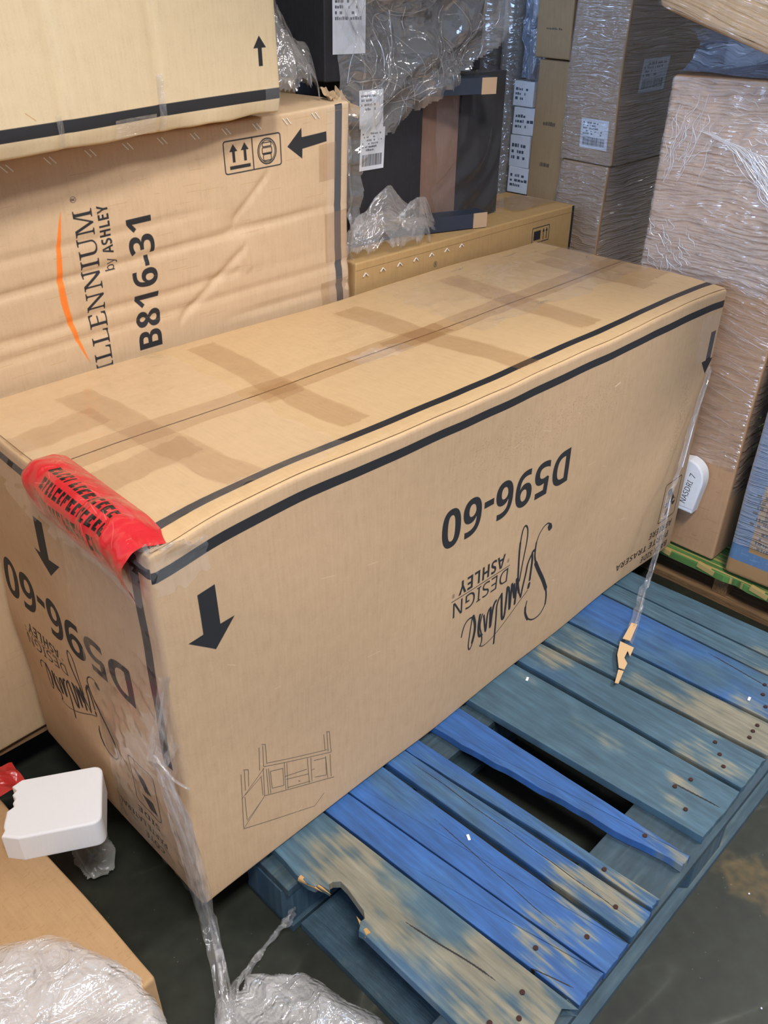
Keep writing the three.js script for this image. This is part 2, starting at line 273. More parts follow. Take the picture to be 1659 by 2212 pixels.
const SKETCH = [[[0.1388, 0.1552], [0.0922, 0.1154], [0.2452, 0.0394], [0.2684, 0.0541]], [[0.1373, 0.1532], [0.1009, 0.1279]], [[0.0969, 0.2383], [0.0951, 0.1843], [0.0925, 0.1186]], [[0.1021, 0.245], [0.1115, 0.2389], [0.1096, 0.2026]], [[0.1038, 0.242], [0.1025, 0.1989]], [[0.1005, 0.1845], [0.1005, 0.1316]], [[0.0945, 0.1848], [0.1424, 0.2189]], [[0.1016, 0.1885], [0.1372, 0.2055]], [[0.1356, 0.2708], [0.1336, 0.2211]], [[0.1412, 0.2741], [0.1483, 0.2694], [0.149, 0.2246]], [[0.1429, 0.2697], [0.1421, 0.2238]], [[0.1411, 0.2199], [0.1396, 0.1562]], [[0.1475, 0.2132], [0.148, 0.1541]], [[0.1356, 0.2036], [0.1364, 0.1605]], [[0.1426, 0.2226], [0.2889, 0.1456]], [[0.1498, 0.2256], [0.2797, 0.1586]], [[0.1389, 0.1567], [0.2936, 0.0763]], [[0.155, 0.2023], [0.1812, 0.1893], [0.1815, 0.1477], [0.1563, 0.1612], [0.155, 0.2023]], [[0.1515, 0.2115], [0.1528, 0.1517]], [[0.1848, 0.1995], [0.1851, 0.1346]], [[0.1903, 0.1951], [0.1895, 0.1327]], [[0.1842, 0.1672], [0.2325, 0.1466]], [[0.188, 0.1575], [0.2364, 0.1316]], [[0.1897, 0.1359], [0.2386, 0.1108]], [[0.2351, 0.1714], [0.237, 0.1087]], [[0.2426, 0.1672], [0.2432, 0.1071]], [[0.2498, 0.1549], [0.276, 0.1411], [0.2762, 0.0958], [0.2497, 0.1122]], [[0.2761, 0.1444], [0.2792, 0.0863]], [[0.2864, 0.1416], [0.2872, 0.0833]], [[0.2732, 0.2017], [0.275, 0.1622]], [[0.2787, 0.2042], [0.2856, 0.1999], [0.2889, 0.1464]], [[0.2802, 0.2015], [0.2819, 0.1535]], [[0.2135, 0.1331], [0.2164, 0.1291]], [[0.2443, 0.1354], [0.2497, 0.1337]]];
const mainFront = face(L, H, CARD, (x) => {
  x.fillRect(0, 0.679, L, 0.0165);
  poly(x, [[0.063, 0.625], [0.091, 0.625], [0.091, 0.556], [0.115, 0.556], [0.079, 0.517], [0.039, 0.556], [0.063, 0.556]]);
  poly(x, [[1.495, 0.625], [1.52, 0.625], [1.52, 0.556], [1.535, 0.556], [1.507, 0.52], [1.474, 0.556], [1.495, 0.556]]);
  text(x, 'D596-60', 0.755, 0.486, 0.4, 0.078, Math.PI, 'bold');
  logo(x);
  x.lineWidth = 0.0011; x.strokeStyle = '#4a4138'; for (const p of SKETCH) poly(x, p, false);
  x.strokeStyle = '#3a2c20'; x.lineWidth = 0.003; x.beginPath(); x.roundRect(1.422, 0.12, 0.086, 0.116, 0.006); x.stroke();
  x.fillStyle = '#3a2c20'; x.beginPath(); x.arc(1.452, 0.205, 0.011, 0, 7); x.arc(1.487, 0.165, 0.01, 0, 7); x.arc(1.447, 0.168, 0.008, 0, 7); x.fill(); poly(x, [[1.468, 0.2], [1.474, 0.198], [1.458, 0.132], [1.45, 0.135]]);
  text(x, 'ARRIÈRE', 1.449, 0.093, 0.115, 0.019, Math.PI); text(x, 'PARTE TRASERA', 1.378, 0.059, 0.25, 0.019, Math.PI); text(x, 'BACK SIDE', 1.443, 0.026, 0.13, 0.019, Math.PI);
  // scuffs and rub marks
  x.strokeStyle = '#dcc19a'; x.lineWidth = 0.004; poly(x, [[1.085, 0.611], [1.102, 0.6135]], false);
  x.globalAlpha = 0.3; x.fillStyle = '#6b5a44'; for (let i = 0; i < 900; i++) { const a = rnd(), X = 0.62 + 0.5 * a + 0.08 * (rnd() + rnd() - 1), Y = 0.6 + 0.05 * (rnd() + rnd() - 1); x.fillRect(X, Y, 0.004 * rnd(), 0.0012); }
  for (let i = 0; i < 500; i++) { const X = 1.42 + 0.03 * (rnd() + rnd() - 1), Y = 0.42 + 0.2 * (rnd() - 0.5); x.fillRect(X, Y, 0.0015, 0.004 * rnd()); }
  x.globalAlpha = 0.35; x.strokeStyle = '#d9c2a2'; x.lineWidth = 0.002; for (let i = 0; i < 26; i++) { const X = rr(0.05, 1.45), Y = rr(0.03, 0.66), a = rr(-0.5, 0.5); poly(x, [[X, Y], [X + 0.03 * rnd(), Y + 0.02 * a]], false); }
  x.globalAlpha = 1;
}, 1330);
const mainLeft = face(W, H, CARD, (x) => {
  x.fillRect(W - 0.05, 0.3, 0.0215, 0.41); x.fillRect(0, 0.686, W, 0.015);
  const z = (q) => W + q;
  poly(x, [[z(-0.331), 0.623], [z(-0.303), 0.623], [z(-0.303), 0.556], [z(-0.272), 0.558], [z(-0.309), 0.522], [z(-0.352), 0.555], [z(-0.331), 0.556]]);
  text(x, 'D596-60', z(-0.317), 0.413, 0.435, 0.079, Math.PI, 'bold');
  x.save(); x.translate(z(-0.215), 0.169); x.scale(0.77, 0.68); x.translate(-0.935, -0.105); logo(x); x.restore();
  x.strokeStyle = '#3a2c20'; x.lineWidth = 0.0025; x.beginPath(); x.roundRect(z(-0.172), 0.118, 0.076, 0.114, 0.012); x.stroke(); x.fillStyle = '#33261c';
  poly(x, [[z(-0.16), 0.21], [z(-0.13), 0.2], [z(-0.115), 0.17], [z(-0.135), 0.165]]); poly(x, [[z(-0.15), 0.15], [z(-0.115), 0.155], [z(-0.105), 0.13], [z(-0.13), 0.128]]);
  text(x, 'SIDE', z(-0.14), 0.096, 0.07, 0.014, Math.PI); text(x, 'PARTE LATERAL', z(-0.165), 0.066, 0.15, 0.014, Math.PI); text(x, 'CÔTÉ', z(-0.135), 0.038, 0.06, 0.014, Math.PI);
}, 1500);
const mainTopFront = face(L, 0.27, CARD2, (x) => { x.fillRect(0, 0.031, L, 0.0165); x.fillStyle = '#cdb089'; x.globalAlpha = 0.5; for (let i = 0; i < 240; i++) { const X = rr(0, L); x.fillRect(X, rr(0, 0.014), rr(0.004, 0.03), 0.0015); } x.globalAlpha = 1; }, 1330);
const mc = cartonShape([L, H, W], {
  r: 0.009, bulge: 0.0035, seg: 46, k: 3, def: (P) => {
    const X = P[0] + L / 2, Y = P[1] + H / 2, Z = P[2] + W / 2;   // 0..L, 0..H, 0..W from the back
    const top = sst(0.4, 1, Y / H), fr = sst(W - 0.1, W, Z);
    let [x, y, z] = P;
    y -= top * 0.014 * Math.exp(-((X * X + (W - Z) ** 2) / 0.006));                 // crushed near corner
    y -= top * 0.006 * Math.exp(-(((X - L) ** 2 + (W - Z) ** 2) / 0.004));
    y += top * fr * (0.004 * Math.sin(X * 4.2 + 0.6) + 0.0025 * N3(X * 9, 1, 2));      // wavering front edge
    y -= top * 0.006 * Math.exp(-((Z - 0.27) ** 2) / 0.01) * Math.sin((Math.PI * X) / L);  // lid sags along the seam
    z += fr * 0.004 * Math.sin((Math.PI * Y) / H) * Math.sin((Math.PI * X) / L);
    x -= sst(0.1, 0, X) * 0.006 * Math.sin((Math.PI * Y) / H) * (0.6 + N3(Y * 7, Z * 7, 4));
    return [x, y, z];
  },
});
const mainBox = thing('shipping_carton', 'large taped cardboard carton lying upside down on the blue pallet', 'box', [L / 2, 0.003, -W / 2]);
const cardPlain = plainM(CARD, 1, 1);
part(mainBox, 'body', cartonGeo(mc), [cardPlain, board(mainLeft, W, H), plainM(CARD2), cardPlain, board(mainFront, L, H), cardPlain], null, false);
part(mainBox, 'top_flap', patch(mc, 2, 0.008, L - 0.008, 0.004, 0.273, 0.0026, { nu: 70, nv: 14 }), board(mainTopFront, L, 0.27, { roughness: 0.42, side: THREE.DoubleSide }), 'cardboard lid flap with a black printed line', false);
part(mainBox, 'top_flap', patch(mc, 2, 0.008, L - 0.008, 0.276, W - 0.004, 0.0026, { nu: 70, nv: 14 }), plainM(CARD2, 1, 1, { roughness: 0.42, side: THREE.DoubleSide }), 'plain cardboard lid flap', false);
// packing tape: seam tape and cross tapes, then the worn end pieces
[[0.0, 0.86, 0.247, 0.307, 0.0034, 0, 0.006], [0.7, L, 0.25, 0.31, 0.0037, 0, 0.012], [0.402, 0.464, 0.075, 0.512, 0.0045, 0.004], [0.142, 0.204, 0.052, 0.47, 0.0047, -0.036], [0.765, 0.83, 0.03, 0.482, 0.0046, -0.04], [1.06, 1.13, 0.07, 0.475, 0.0048, 0.02], [1.36, 1.425, 0.12, 0.42, 0.0044, 0],
[0.0, 0.15, 0.335, 0.395, 0.005, 0, 0.01], [0.03, 0.2, 0.16, 0.22, 0.005, 0, 0.016], [0.38, 0.46, 0.232, 0.288, 0.0056, 0], [1.43, 1.53, 0.14, 0.46, 0.0046, 0.01]]
  .forEach(([a, b, c, d, off, sk, sv]) => part(mainBox, 'packing_tape', patch(mc, 2, a, b, c, d, off, { skew: sk, skewV: sv ?? 0, rough: 0.006, wr: 0.0014, nu: Math.round((b - a) * 90) + 3, nv: Math.round((d - c) * 90) + 3 }), M.tape, 'brown packing tape', false));
// clear film stretched over the near end and the front edge
part(mainBox, 'stretch_film', patch(mc, 2, 0.0, 0.36, 0.02, 0.53, 0.006, { rough: 0.02, wr: 0.005, nu: 60, nv: 70 }), M.cover, 'clear film stuck over the near end of the lid', false);
part(mainBox, 'stretch_film', patch(mc, 2, 0.9, 1.53, 0.2, 0.52, 0.006, { rough: 0.03, wr: 0.004, nu: 90, nv: 50 }), M.cover, 'clear film stuck over the far half of the lid', false);
part(mainBox, 'stretch_film', patch(mc, 1, 0.3, 0.546, 0.02, 0.715, 0.003, { rough: 0.02, wr: 0.006, nu: 40, nv: 90 }), M.cover, 'clear film over the shaded end panel', false);
part(mainBox, 'clear_tape', patch(mc, 4, 0.006, 0.085, 0.655, 0.71, 0.0016, { rough: 0.01, wr: 0.003, nu: 18, nv: 12 }), M.clearTape, 'wrinkled clear tape over the black line', false);
part(mainBox, 'clear_tape', patch(mc, 4, 1.43, 1.535, 0.56, 0.67, 0.0016, { rough: 0.006, wr: 0.001 }), M.clearTape, 'clear tape near the small arrow', false);

{ const f = folds(27, 26, 7); part(mainBox, 'crumpled_tape', sheet(60, 24, (u, v) => { const P = mc.place(0.6 - L / 2 + 0.13 * u, H / 2, W / 2 - 0.235 - 0.055 * v + 0.012 * u); return [P[0], P[1] + 0.007 + 0.007 * f(u * 0.13, v * 0.06) * Math.sin(Math.PI * u), P[2]]; }, (u, v) => Math.abs(v - 0.5) < 0.42 + 0.12 * N3(u * 9, 2, 2)), M.clearTape, 'crumpled clear tape catching the light', false); }
// red printed bag taped over the near end edge
{
  const T = face(0.28, 0.11, '#c4262b', (x) => {
    x.fillStyle = '#191316'; let q = 0.055; const rows = [0.068, 0.047, 0.026];
    rows.forEach((y, r) => { q = 0.05 + r * 0.006; while (q < 0.215) { const w = rr(0.006, 0.011); for (let s = 0; s < 3; s++) if (rnd() < 0.72) x.fillRect(q + (s === 1 ? w * 0.35 : 0), y + s * 0.0045, s === 1 ? w * 0.3 : w, 0.0042); x.fillRect(q, y, 0.003, 0.0135); q += w + 0.0035; } });
    x.strokeStyle = '#e58a84'; x.globalAlpha = 0.5; x.lineWidth = 0.0009; for (let i = 0; i < 40; i++) { const a = rr(0, 0.28), b = rr(0, 0.11); poly(x, [[a, b], [a + rr(-0.03, 0.03), b + rr(-0.02, 0.02)]], false); } x.globalAlpha = 1;
  }, 2600);
  const prof = [[-0.01, 0.655], [-0.026, 0.69], [-0.03, 0.727], [-0.008, 0.745], [0.022, 0.741], [0.046, 0.7265]];
  const cr = folds(21, 16, 6), C2 = new THREE.CatmullRomCurve3(prof.map((p) => new THREE.Vector3(p[0], p[1], 0)));
  const bag = thing('printed_plastic_bag', 'red plastic bag with black print wrapped over the carton corner', 'plastic bag', [0, 0.72, -0.14]);
  part(bag, 'bag', sheet(110, 36, (u, v) => {
    const p = C2.getPoint(v), e = Math.pow(Math.sin(Math.PI * Math.min(1, Math.max(0, u * 0.96 + 0.02))), 0.35), mid = Math.sin(Math.PI * v);
    const nx = p.x - 0.012, ny = p.y - 0.71, l = Math.hypot(nx, ny) || 1, k = 0.0045 * cr(u * 0.28, v * 0.11) * mid - (1 - e) * 0.012 * mid;
    const zz = -0.283 + 0.28 * u + 0.006 * N3(v * 6, u * 3, 1);
    return [p.x + (nx / l) * k - 0.004 * u + (u > 0.9 ? -0.05 * (u - 0.9) : 0), p.y + (ny / l) * k - 0.012 * sst(0.75, 1, u), zz];
  }), phy({ map: T, roughness: 0.22, clearcoat: 0.5, clearcoatRoughness: 0.15, side: THREE.DoubleSide, bumpMap: bumpRep(crumpleTex, 2, 1), bumpScale: 0.003 }));
  const cr2 = folds(31, 22, 6);
  part(bag, 'film_edge', sheet(70, 14, (u, v) => { const X = -0.035 + 0.07 * v, k = cr2(u * 0.3, v * 0.1) * 0.006; return [X * 0.7 - 0.012 + k * 0.6, lerp(0.676, 0.742, v) + k - 0.012 * sst(0.8, 1, u), -0.56 + 0.59 * u]; }, (u, v) => N3(u * 14, v * 4, 7) > -0.22), M.cover, 'crumpled clear film along the edge');
  part(bag, 'film_tuft', sheet(40, 20, (u, v) => { const k = folds(33, 40, 6)(u * 0.1, v * 0.05) * 0.012; return [-0.01 + 0.085 * u, 0.722 - 0.02 * u + k + 0.012 * v, -0.012 + 0.03 * v + k * 0.5]; }), M.strap, 'tuft of clear film at the corner');
}
// film straps
const strapLeft = single('film_strap', mergeGeometries([
  ridgeGeo([[[-0.012, 0.5, 0.006], [-0.018, 0.44, -0.006], [-0.024, 0.362, -0.032]], [[-0.024, 0.362, -0.032], [-0.016, 0.33, 0.004], [-0.002, 0.312, 0.02]], [[-0.024, 0.352, -0.034], [-0.019, 0.29, -0.022], [-0.014, 0.2, 0.0], [-0.012, 0.14, 0.01]], [[-0.018, 0.33, -0.01], [-0.012, 0.27, 0.004], [-0.01, 0.22, 0.01]], [[-0.008, 0.08, 0.02], [-0.004, -0.01, 0.02], [-0.018, -0.045, 0.05], [-0.05, -0.06, 0.11], [-0.085, -0.072, 0.17]], [[0.004, -0.02, 0.014], [-0.006, -0.06, 0.05], [-0.04, -0.078, 0.12], [-0.08, -0.09, 0.18]]], 0.0022),
  ribbon([[-0.003, 0.52, 0.002], [-0.016, 0.43, -0.012], [-0.022, 0.36, -0.03], [-0.016, 0.29, -0.018], [-0.012, 0.2, 0.0], [-0.008, 0.08, 0.012], [-0.004, -0.015, 0.012], [-0.014, -0.04, 0.04], [-0.045, -0.055, 0.1], [-0.085, -0.075, 0.17]], (u) => 0.014 + 0.018 * Math.sin(u * 3.1), { nu: 150, nv: 10, side: [0.7, 0, 0.7], crease: 0.5, s: 2 }),
  ribbon([[-0.006, 0.4, 0.006], [-0.018, 0.34, -0.012], [-0.008, 0.24, 0.006], [-0.006, 0.1, 0.014], [0.0, -0.02, 0.012], [-0.01, -0.06, 0.05], [-0.05, -0.08, 0.12], [-0.09, -0.1, 0.18]], 0.012, { nu: 120, nv: 8, side: [0.4, 0, 0.9], crease: 0.7, s: 3.1 })]), M.strap, 'twisted clear film strap hanging down the near corner of the big carton', 'plastic film');
single('film_strap', mergeGeometries([
  ribbon([[0.136, -0.086, 0.066], [0.09, -0.1, 0.068], [0.03, -0.105, 0.078], [-0.03, -0.1, 0.1], [-0.075, -0.1, 0.16]], (u) => 0.022 - 0.008 * u, { nu: 80, nv: 6, side: [0, 1, 0.3], crease: 0.6 }),
  ribbon([[0.14, -0.075, 0.064], [0.08, -0.095, 0.07], [0.0, -0.1, 0.086], [-0.07, -0.1, 0.16]], 0.012, { nu: 80, nv: 5, side: [0, 1, 0.3], crease: 0.6, s: 2 })]), M.strap, 'thin film strip pulled tight from the pallet block to the film heap', 'plastic film');
{
  const t = thing('film_strap', 'narrow film strip with torn cardboard scraps hanging at the far end of the carton', 'plastic film', [1.3, 0.0, 0.05]);
  part(t, 'film_strip', ribbon([[1.536, 0.53, 0.0], [1.505, 0.51, 0.012], [1.455, 0.42, 0.022], [1.41, 0.31, 0.035], [1.36, 0.26, 0.045], [1.34, 0.2, 0.055], [1.305, 0.08, 0.065], [1.262, 0.03, 0.075], [1.2, 0.014, 0.098], [1.09, 0.011, 0.142]], (u) => (u < 0.3 ? 0.012 : 0.01 + 0.012 * u), { nu: 170, nv: 6, side: [0.9, 0, 0.4], crease: 0.5, s: 2.4 }), M.strap);
  ridgesOn(t, [[[1.53, 0.525, 0.006], [1.505, 0.512, 0.016], [1.455, 0.42, 0.027], [1.412, 0.312, 0.04]], [[1.372, 0.272, 0.048], [1.36, 0.255, 0.05], [1.34, 0.2, 0.06], [1.305, 0.08, 0.07], [1.275, 0.04, 0.078]], [[1.26, 0.034, 0.08], [1.2, 0.02, 0.103], [1.14, 0.018, 0.125]]], 0.0024, true);
  const scrap = (pts, y, bend) => { const s = new THREE.Shape(pts.map((p) => new THREE.Vector2(p[0], -p[1]))), g = new THREE.ExtrudeGeometry(s, { depth: 0.002, bevelEnabled: false }); g.rotateX(-Math.PI / 2); g.translate(0, y, 0); return g; };
  const cm = plainM(CARD2, 0.1, 0.1);
  part(t, 'cardboard_scrap', scrap([[1.15, 0.112], [1.155, 0.125], [1.09, 0.145], [1.085, 0.128]], 0.016), cm, 'torn piece of cardboard');
  part(t, 'cardboard_scrap', scrap([[1.075, 0.128], [1.078, 0.162], [1.045, 0.172], [1.058, 0.158], [1.032, 0.165], [1.02, 0.18], [0.998, 0.186], [0.994, 0.174], [1.03, 0.148]], 0.013), cm, 'torn piece of cardboard');
  part(t, 'cardboard_scrap', scrap([[0.99, 0.176], [0.994, 0.187], [0.952, 0.2], [0.948, 0.193]], 0.011), cm, 'torn piece of cardboard');
}
// ---------------------------------------------------------------- blue pallet
const BLUE = [44, 84, 138], DULL = [62, 88, 102];
function paintTex(k, wear, patches, tone = 1, dull = 0.2, cracks = []) {     // blue paint, dulled and worn down to grey wood, with grain and cracks
  return dataTex(192, 1024, (u, v) => {
    const x = u * 0.14, z = v, g = fbm(x * 110 + k * 7, z * 4, k, 3), g2 = fbm(x * 500, z * 30, k + 3, 2), q = fbm(x * 14 + k, z * 5, k + 9, 4), q2 = fbm(x * 40 + k, z * 16, k + 15, 3);
    let w = wear + 0.55 * q + 0.16 * g + 0.22 * q2;
    for (const [pz, pu, rz, ru, a] of patches) { const d = ((v - pz) / rz) ** 2 + ((u - pu) / ru) ** 2; w += a * Math.exp(-d * d) * (0.85 + 0.6 * g + 0.5 * q2); }
    const t = sst(0.25, 0.62, w), dl = sst(0.75, -0.05, dull * 2 + 0.9 * fbm(x * 9 + 5, z * 3.5, k + 31, 4) + 0.12 * g), shade_ = 1 + 0.26 * g + 0.16 * g2 + 0.2 * q2;
    let c = BLUE.map((e, i) => lerp(DULL[i], e, dl)).map((e, i) => lerp(e, [116, 112, 96][i], t) * shade_);
    for (const [u0, u1, v0, v1, wd] of cracks) if (v > v0 && v < v1) { const tt = (v - v0) / (v1 - v0), d = Math.abs(u - lerp(u0, u1, tt) - 0.02 * N3(v * 14, k, 8)) * 0.14; if (d < wd * Math.min(1, 6 * Math.min(tt, 1 - tt) + 0.2)) c = [24, 22, 22]; }
    return c.map((e) => Math.max(0, Math.min(255, e * tone)));
  }, true, THREE.ClampToEdgeWrapping);
}
const woodBump = dataTex(128, 512, gray((u, v) => 0.5 + 0.4 * fbm(u * 22, v * 5, 2, 3) + 0.3 * fbm(u * 60, v * 14, 5, 2)));
const paintM = (t) => std({ map: t, roughness: 0.62, bumpMap: woodBump, bumpScale: 0.0012 });
function plankGeo(outline, y0, y1, box) {      // outline in x, z; texture runs along z over box [x0, x1, z0, z1]
  const s = new THREE.Shape(outline.map((p) => new THREE.Vector2(p[0], -p[1]))), g = new THREE.ExtrudeGeometry(s, { depth: y1 - y0 - 0.0016, bevelEnabled: true, bevelThickness: 0.0008, bevelSize: 0.0008, bevelOffset: -0.0008, bevelSegments: 1 });
  g.rotateX(-Math.PI / 2); g.translate(0, y0 + 0.0008, 0);
  const p = g.attributes.position, uv = g.attributes.uv; for (let i = 0; i < p.count; i++) uv.setXY(i, (p.getX(i) - box[0]) / (box[1] - box[0]), (p.getZ(i) - box[2]) / (box[3] - box[2]));
  return g;
}
{
  const t = thing('wooden_pallet', 'worn blue wooden pallet under the big carton, near board broken', 'pallet', [0.75, FLOOR, 0]);
  // [near edge at z 0 and 0.5, far edge at z 0 and 0.5, front end z, wear, patches]
  const B = [
    [0.158, 0.158, 0.271, 0.303, 0.533, 0.27, [[0.91, 0.6, 0.1, 0.6, 0.5], [0.66, 0.3, 0.12, 0.25, 0.35], [0.56, 0.6, 0.06, 0.5, 0.3]], 0.35, [[0.45, 0.62, 0.72, 0.88, 0.0012]]],
    [0.276, 0.309, 0.3335, 0.3755, 0.53, 0.0, [[0.93, 0.5, 0.09, 0.8, 0.6]], 0.0, [[0.3, 0.5, 0.9, 0.97, 0.0012]]],
    [0.337, 0.379, 0.426, 0.447, 0.532, -0.02, [[0.9, 0.5, 0.08, 0.7, 0.5]], 0.05, [[0.6, 0.5, 0.62, 0.9, 0.0007]]],
    [0.439, 0.462, 0.487, 0.522, 0.53, 0.04, [[0.9, 0.5, 0.1, 0.7, 0.5]], 0.15, [[0.45, 0.6, 0.5, 0.98, 0.001]]],
    [0.4905, 0.532, 0.528, 0.556, 0.525, 0.02, [[0.94, 0.5, 0.06, 0.8, 0.6]], 0.1, []],
    [0.578, 0.642, 0.655, 0.67, 0.522, 0.0, [[0.93, 0.4, 0.07, 0.8, 0.4]], 0.0, []],
    [0.689, 0.724, 0.851, 0.87, 0.52, 0.12, [[0.9, 0.55, 0.05, 0.3, 0.4]], 0.62, [[0.6, 0.65, 0.88, 0.97, 0.0012]]],
    [0.868, 0.883, 0.952, 0.985, 0.518, 0.12, [[0.9, 0.5, 0.1, 0.8, 0.3], [0.52, 0.5, 0.05, 0.5, 0.3]], 0.4, []],
    [0.966, 0.998, 1.06, 1.087, 0.518, 0.3, [[0.92, 0.5, 0.16, 0.9, 0.4], [0.55, 0.5, 0.07, 0.7, 0.25]], 0.45, []],
    [1.07, 1.098, 1.217, 1.227, 0.512, 0.0, [[0.92, 0.6, 0.1, 0.8, 0.35]], 0.12, [[0.8, 0.7, 0.75, 0.97, 0.001]]],
    [1.224, 1.233, 1.277, 1.288, 0.508, 0.12, [[0.9, 0.5, 0.12, 0.8, 0.25]], 0.6, []],
    [1.283, 1.295, 1.356, 1.382, 0.505, 0.15, [[0.9, 0.5, 0.12, 0.8, 0.25]], 0.7, []],
  ];
  const ZB = -0.49;
  B.forEach(([n0, n1, f0, f1, ze, wear, pt, dull, cracks], i) => {
    const near = (z) => n0 + ((n1 - n0) * z) / 0.5, far = (z) => f0 + ((f1 - f0) * z) / 0.5, o = [];
    const wob = (z, s) => 0.0018 * N3(z * 9, i * 3.7 + s, 1);
    if (i === 0) { o.push([0.156, ZB], [0.154, 0.018], [0.15, 0.059], [0.153, 0.085], [0.158, 0.098], [0.166, 0.1], [0.1715, 0.122], [0.178, 0.112], [0.186, 0.113], [0.196, 0.122], [0.195, 0.14], [0.191, 0.163], [0.186, 0.189], [0.178, 0.2], [0.17, 0.199], [0.156, 0.209], [0.158, 0.217], [0.1585, 0.4]); }
    else if (i === 5) { for (let k = 0; k <= 40; k++) { const z = ZB + ((ze - ZB) * k) / 40; o.push([Math.min(near(z), far(z) - 0.03) + 0.006 * N3(z * 18, 4, 2) + 0.003 * N3(z * 60, 1, 3) - (z > 0.44 ? 0 : 0.004), z]); } }
    else if (i === 4) { for (let k = 0; k <= 24; k++) { const z = ZB + ((ze - ZB) * k) / 24; o.push([near(z) + (z > 0.1 && z < 0.42 ? 0.007 * sst(0.1, 0.3, z) : 0) + 0.002 * N3(z * 30, 2, 2), z]); } }
    else for (let k = 0; k <= 12; k++) { const z = ZB + ((ze - ZB) * k) / 12; o.push([near(z) + wob(z, 0), z]); }
    const a = near(ze), b = far(ze); for (let k = 0; k <= 8; k++) o.push([lerp(a, b, k / 8) + (k === 0 ? 0.001 : 0), ze + 0.003 * N3(k * 1.3, i, 2) - (i === 0 ? 0.02 * k / 8 : 0)]);
    for (let k = 12; k >= 0; k--) { const z = ZB + ((ze - ZB) * k) / 12; o.push([far(z) + wob(z, 5), z]); }
    const bm = part(t, 'deck_board', plankGeo(o, -0.018 - (i === 6 ? 0.001 : 0), 0.0 + 0.001 * N3(i, 2, 2), [Math.min(n0, n1) - 0.01, Math.max(f0, f1) + 0.01, ZB, 0.54]), paintM(paintTex(i + 1, wear, pt, 1, dull, cracks)));
    // nails near the front end
    const wdt = b - a; for (const q of wdt > 0.08 ? [0.25, 0.5, 0.75] : [0.5]) { const z = ze - rr(0.04, 0.1), X = lerp(near(z), far(z), q); const g = new THREE.CylinderGeometry(0.0042, 0.0042, 0.003, 10); g.translate(X, 0.0006, z); part(bm, 'nail', g, M.rust); }
  });
  const beam = (k) => paintM(paintTex(k, 0.12, [], 0.9, 0.35));
  const bm1 = paintM(paintTex(31, 0.2, [], 0.75, 0.7)), bm2 = paintM(paintTex(37, 0.12, [], 0.85, 0.45)), blk = beam(41);
  const lay = (x0, x1, z0, z1, y0, y1, name, m) => part(t, name, plankGeo([[x0, z0], [x0, z1], [x1, z1], [x1, z0]], y0, y1, z1 - z0 > x1 - x0 ? [x0, x1, z0, z1] : [x0, x1, z0, z1]), m);
  for (const [z0, z1] of [[0.385, 0.53], [-0.075, 0.062], [-0.49, -0.35]]) {
    lay(0.128, 1.385, z0, z1, -0.037, -0.019, 'stringer_board', bm1);
    lay(0.13, 1.385, z0 + 0.01, z1 + 0.003, -0.139, -0.121, 'bottom_board', bm2);
    for (const [x0, x1] of [[0.126, 0.26], [0.69, 0.83], [1.25, 1.385]]) part(t, 'block', plankGeo([[x0 + 0.012, z0 + 0.004], [x0, z0 + 0.02], [x0, z1 - 0.02], [x0 + 0.014, z1 - 0.004], [x1, z1 - 0.004], [x1, z0 + 0.004]], -0.12, -0.038, [x0, x1, z0, z1]), blk);
  }
  for (const [x0, x1] of [[0.145, 0.26], [1.27, 1.38]]) for (const [z0, z1] of [[0.07, 0.39], [-0.34, -0.07]]) lay(x0, x1, z0, z1, -0.1395, -0.1215, 'bottom_board', bm2);
  // raw splinters at the broken board
  const spl = (x, z, l, w, a) => { const g = new THREE.ConeGeometry(w, l, 5, 1); g.rotateX(Math.PI / 2); g.rotateY(a); g.translate(x, -0.004, z); return g; };
  part(t, 'splinter', spl(0.157, 0.09, 0.05, 0.006, 0.2), M.splinter, 'bare splintered wood'); part(t, 'splinter', spl(0.166, 0.106, 0.045, 0.005, 0.15), M.splinter, 'bare splintered wood');
  part(t, 'splinter', spl(0.168, 0.205, 0.04, 0.007, 2.9), M.splinter, 'bare splintered wood'); part(t, 'splinter', spl(0.54, 0.47, 0.1, 0.004, 0.1), M.splinter, 'bare splintered wood'); part(t, 'splinter', spl(0.475, 0.46, 0.09, 0.003, 0.05), M.splinter, 'bare splintered wood');
}
// ---------------------------------------------------------------- pallet and cartons of the row behind
const woodTex = dataTex(128, 512, (u, v) => { const g = fbm(u * 14, v * 6, 5, 3), h = fbm(u * 50, v * 14, 7, 2), k = 1 + 0.5 * g + 0.4 * h; return [136 * k, 106 * k, 74 * k]; }, true);
const woodM = std({ map: woodTex, roughness: 0.8, bumpMap: woodBump, bumpScale: 0.001 });
{
  const t = thing('wooden_pallet', 'brown wooden pallet under the stacked cartons behind the big one', 'pallet', [0.45, FLOOR, -0.85]);
  for (let i = 0; i < 5; i++) part(t, 'deck_board', plankGeo([[-0.9, -0.575 - i * 0.115], [-0.9, -0.665 - i * 0.115], [1.78, -0.665 - i * 0.115], [1.78, -0.575 - i * 0.115]].reverse(), -0.02, -0.002, [-0.9, 1.78, -1.2, -0.5]), woodM);
  for (const x of [-0.85, 0.4, 1.65]) part(t, 'stringer', boxGeo(x, x + 0.09, FLOOR, -0.021, -1.13, -0.58), woodM);
}
const zt = -0.567;
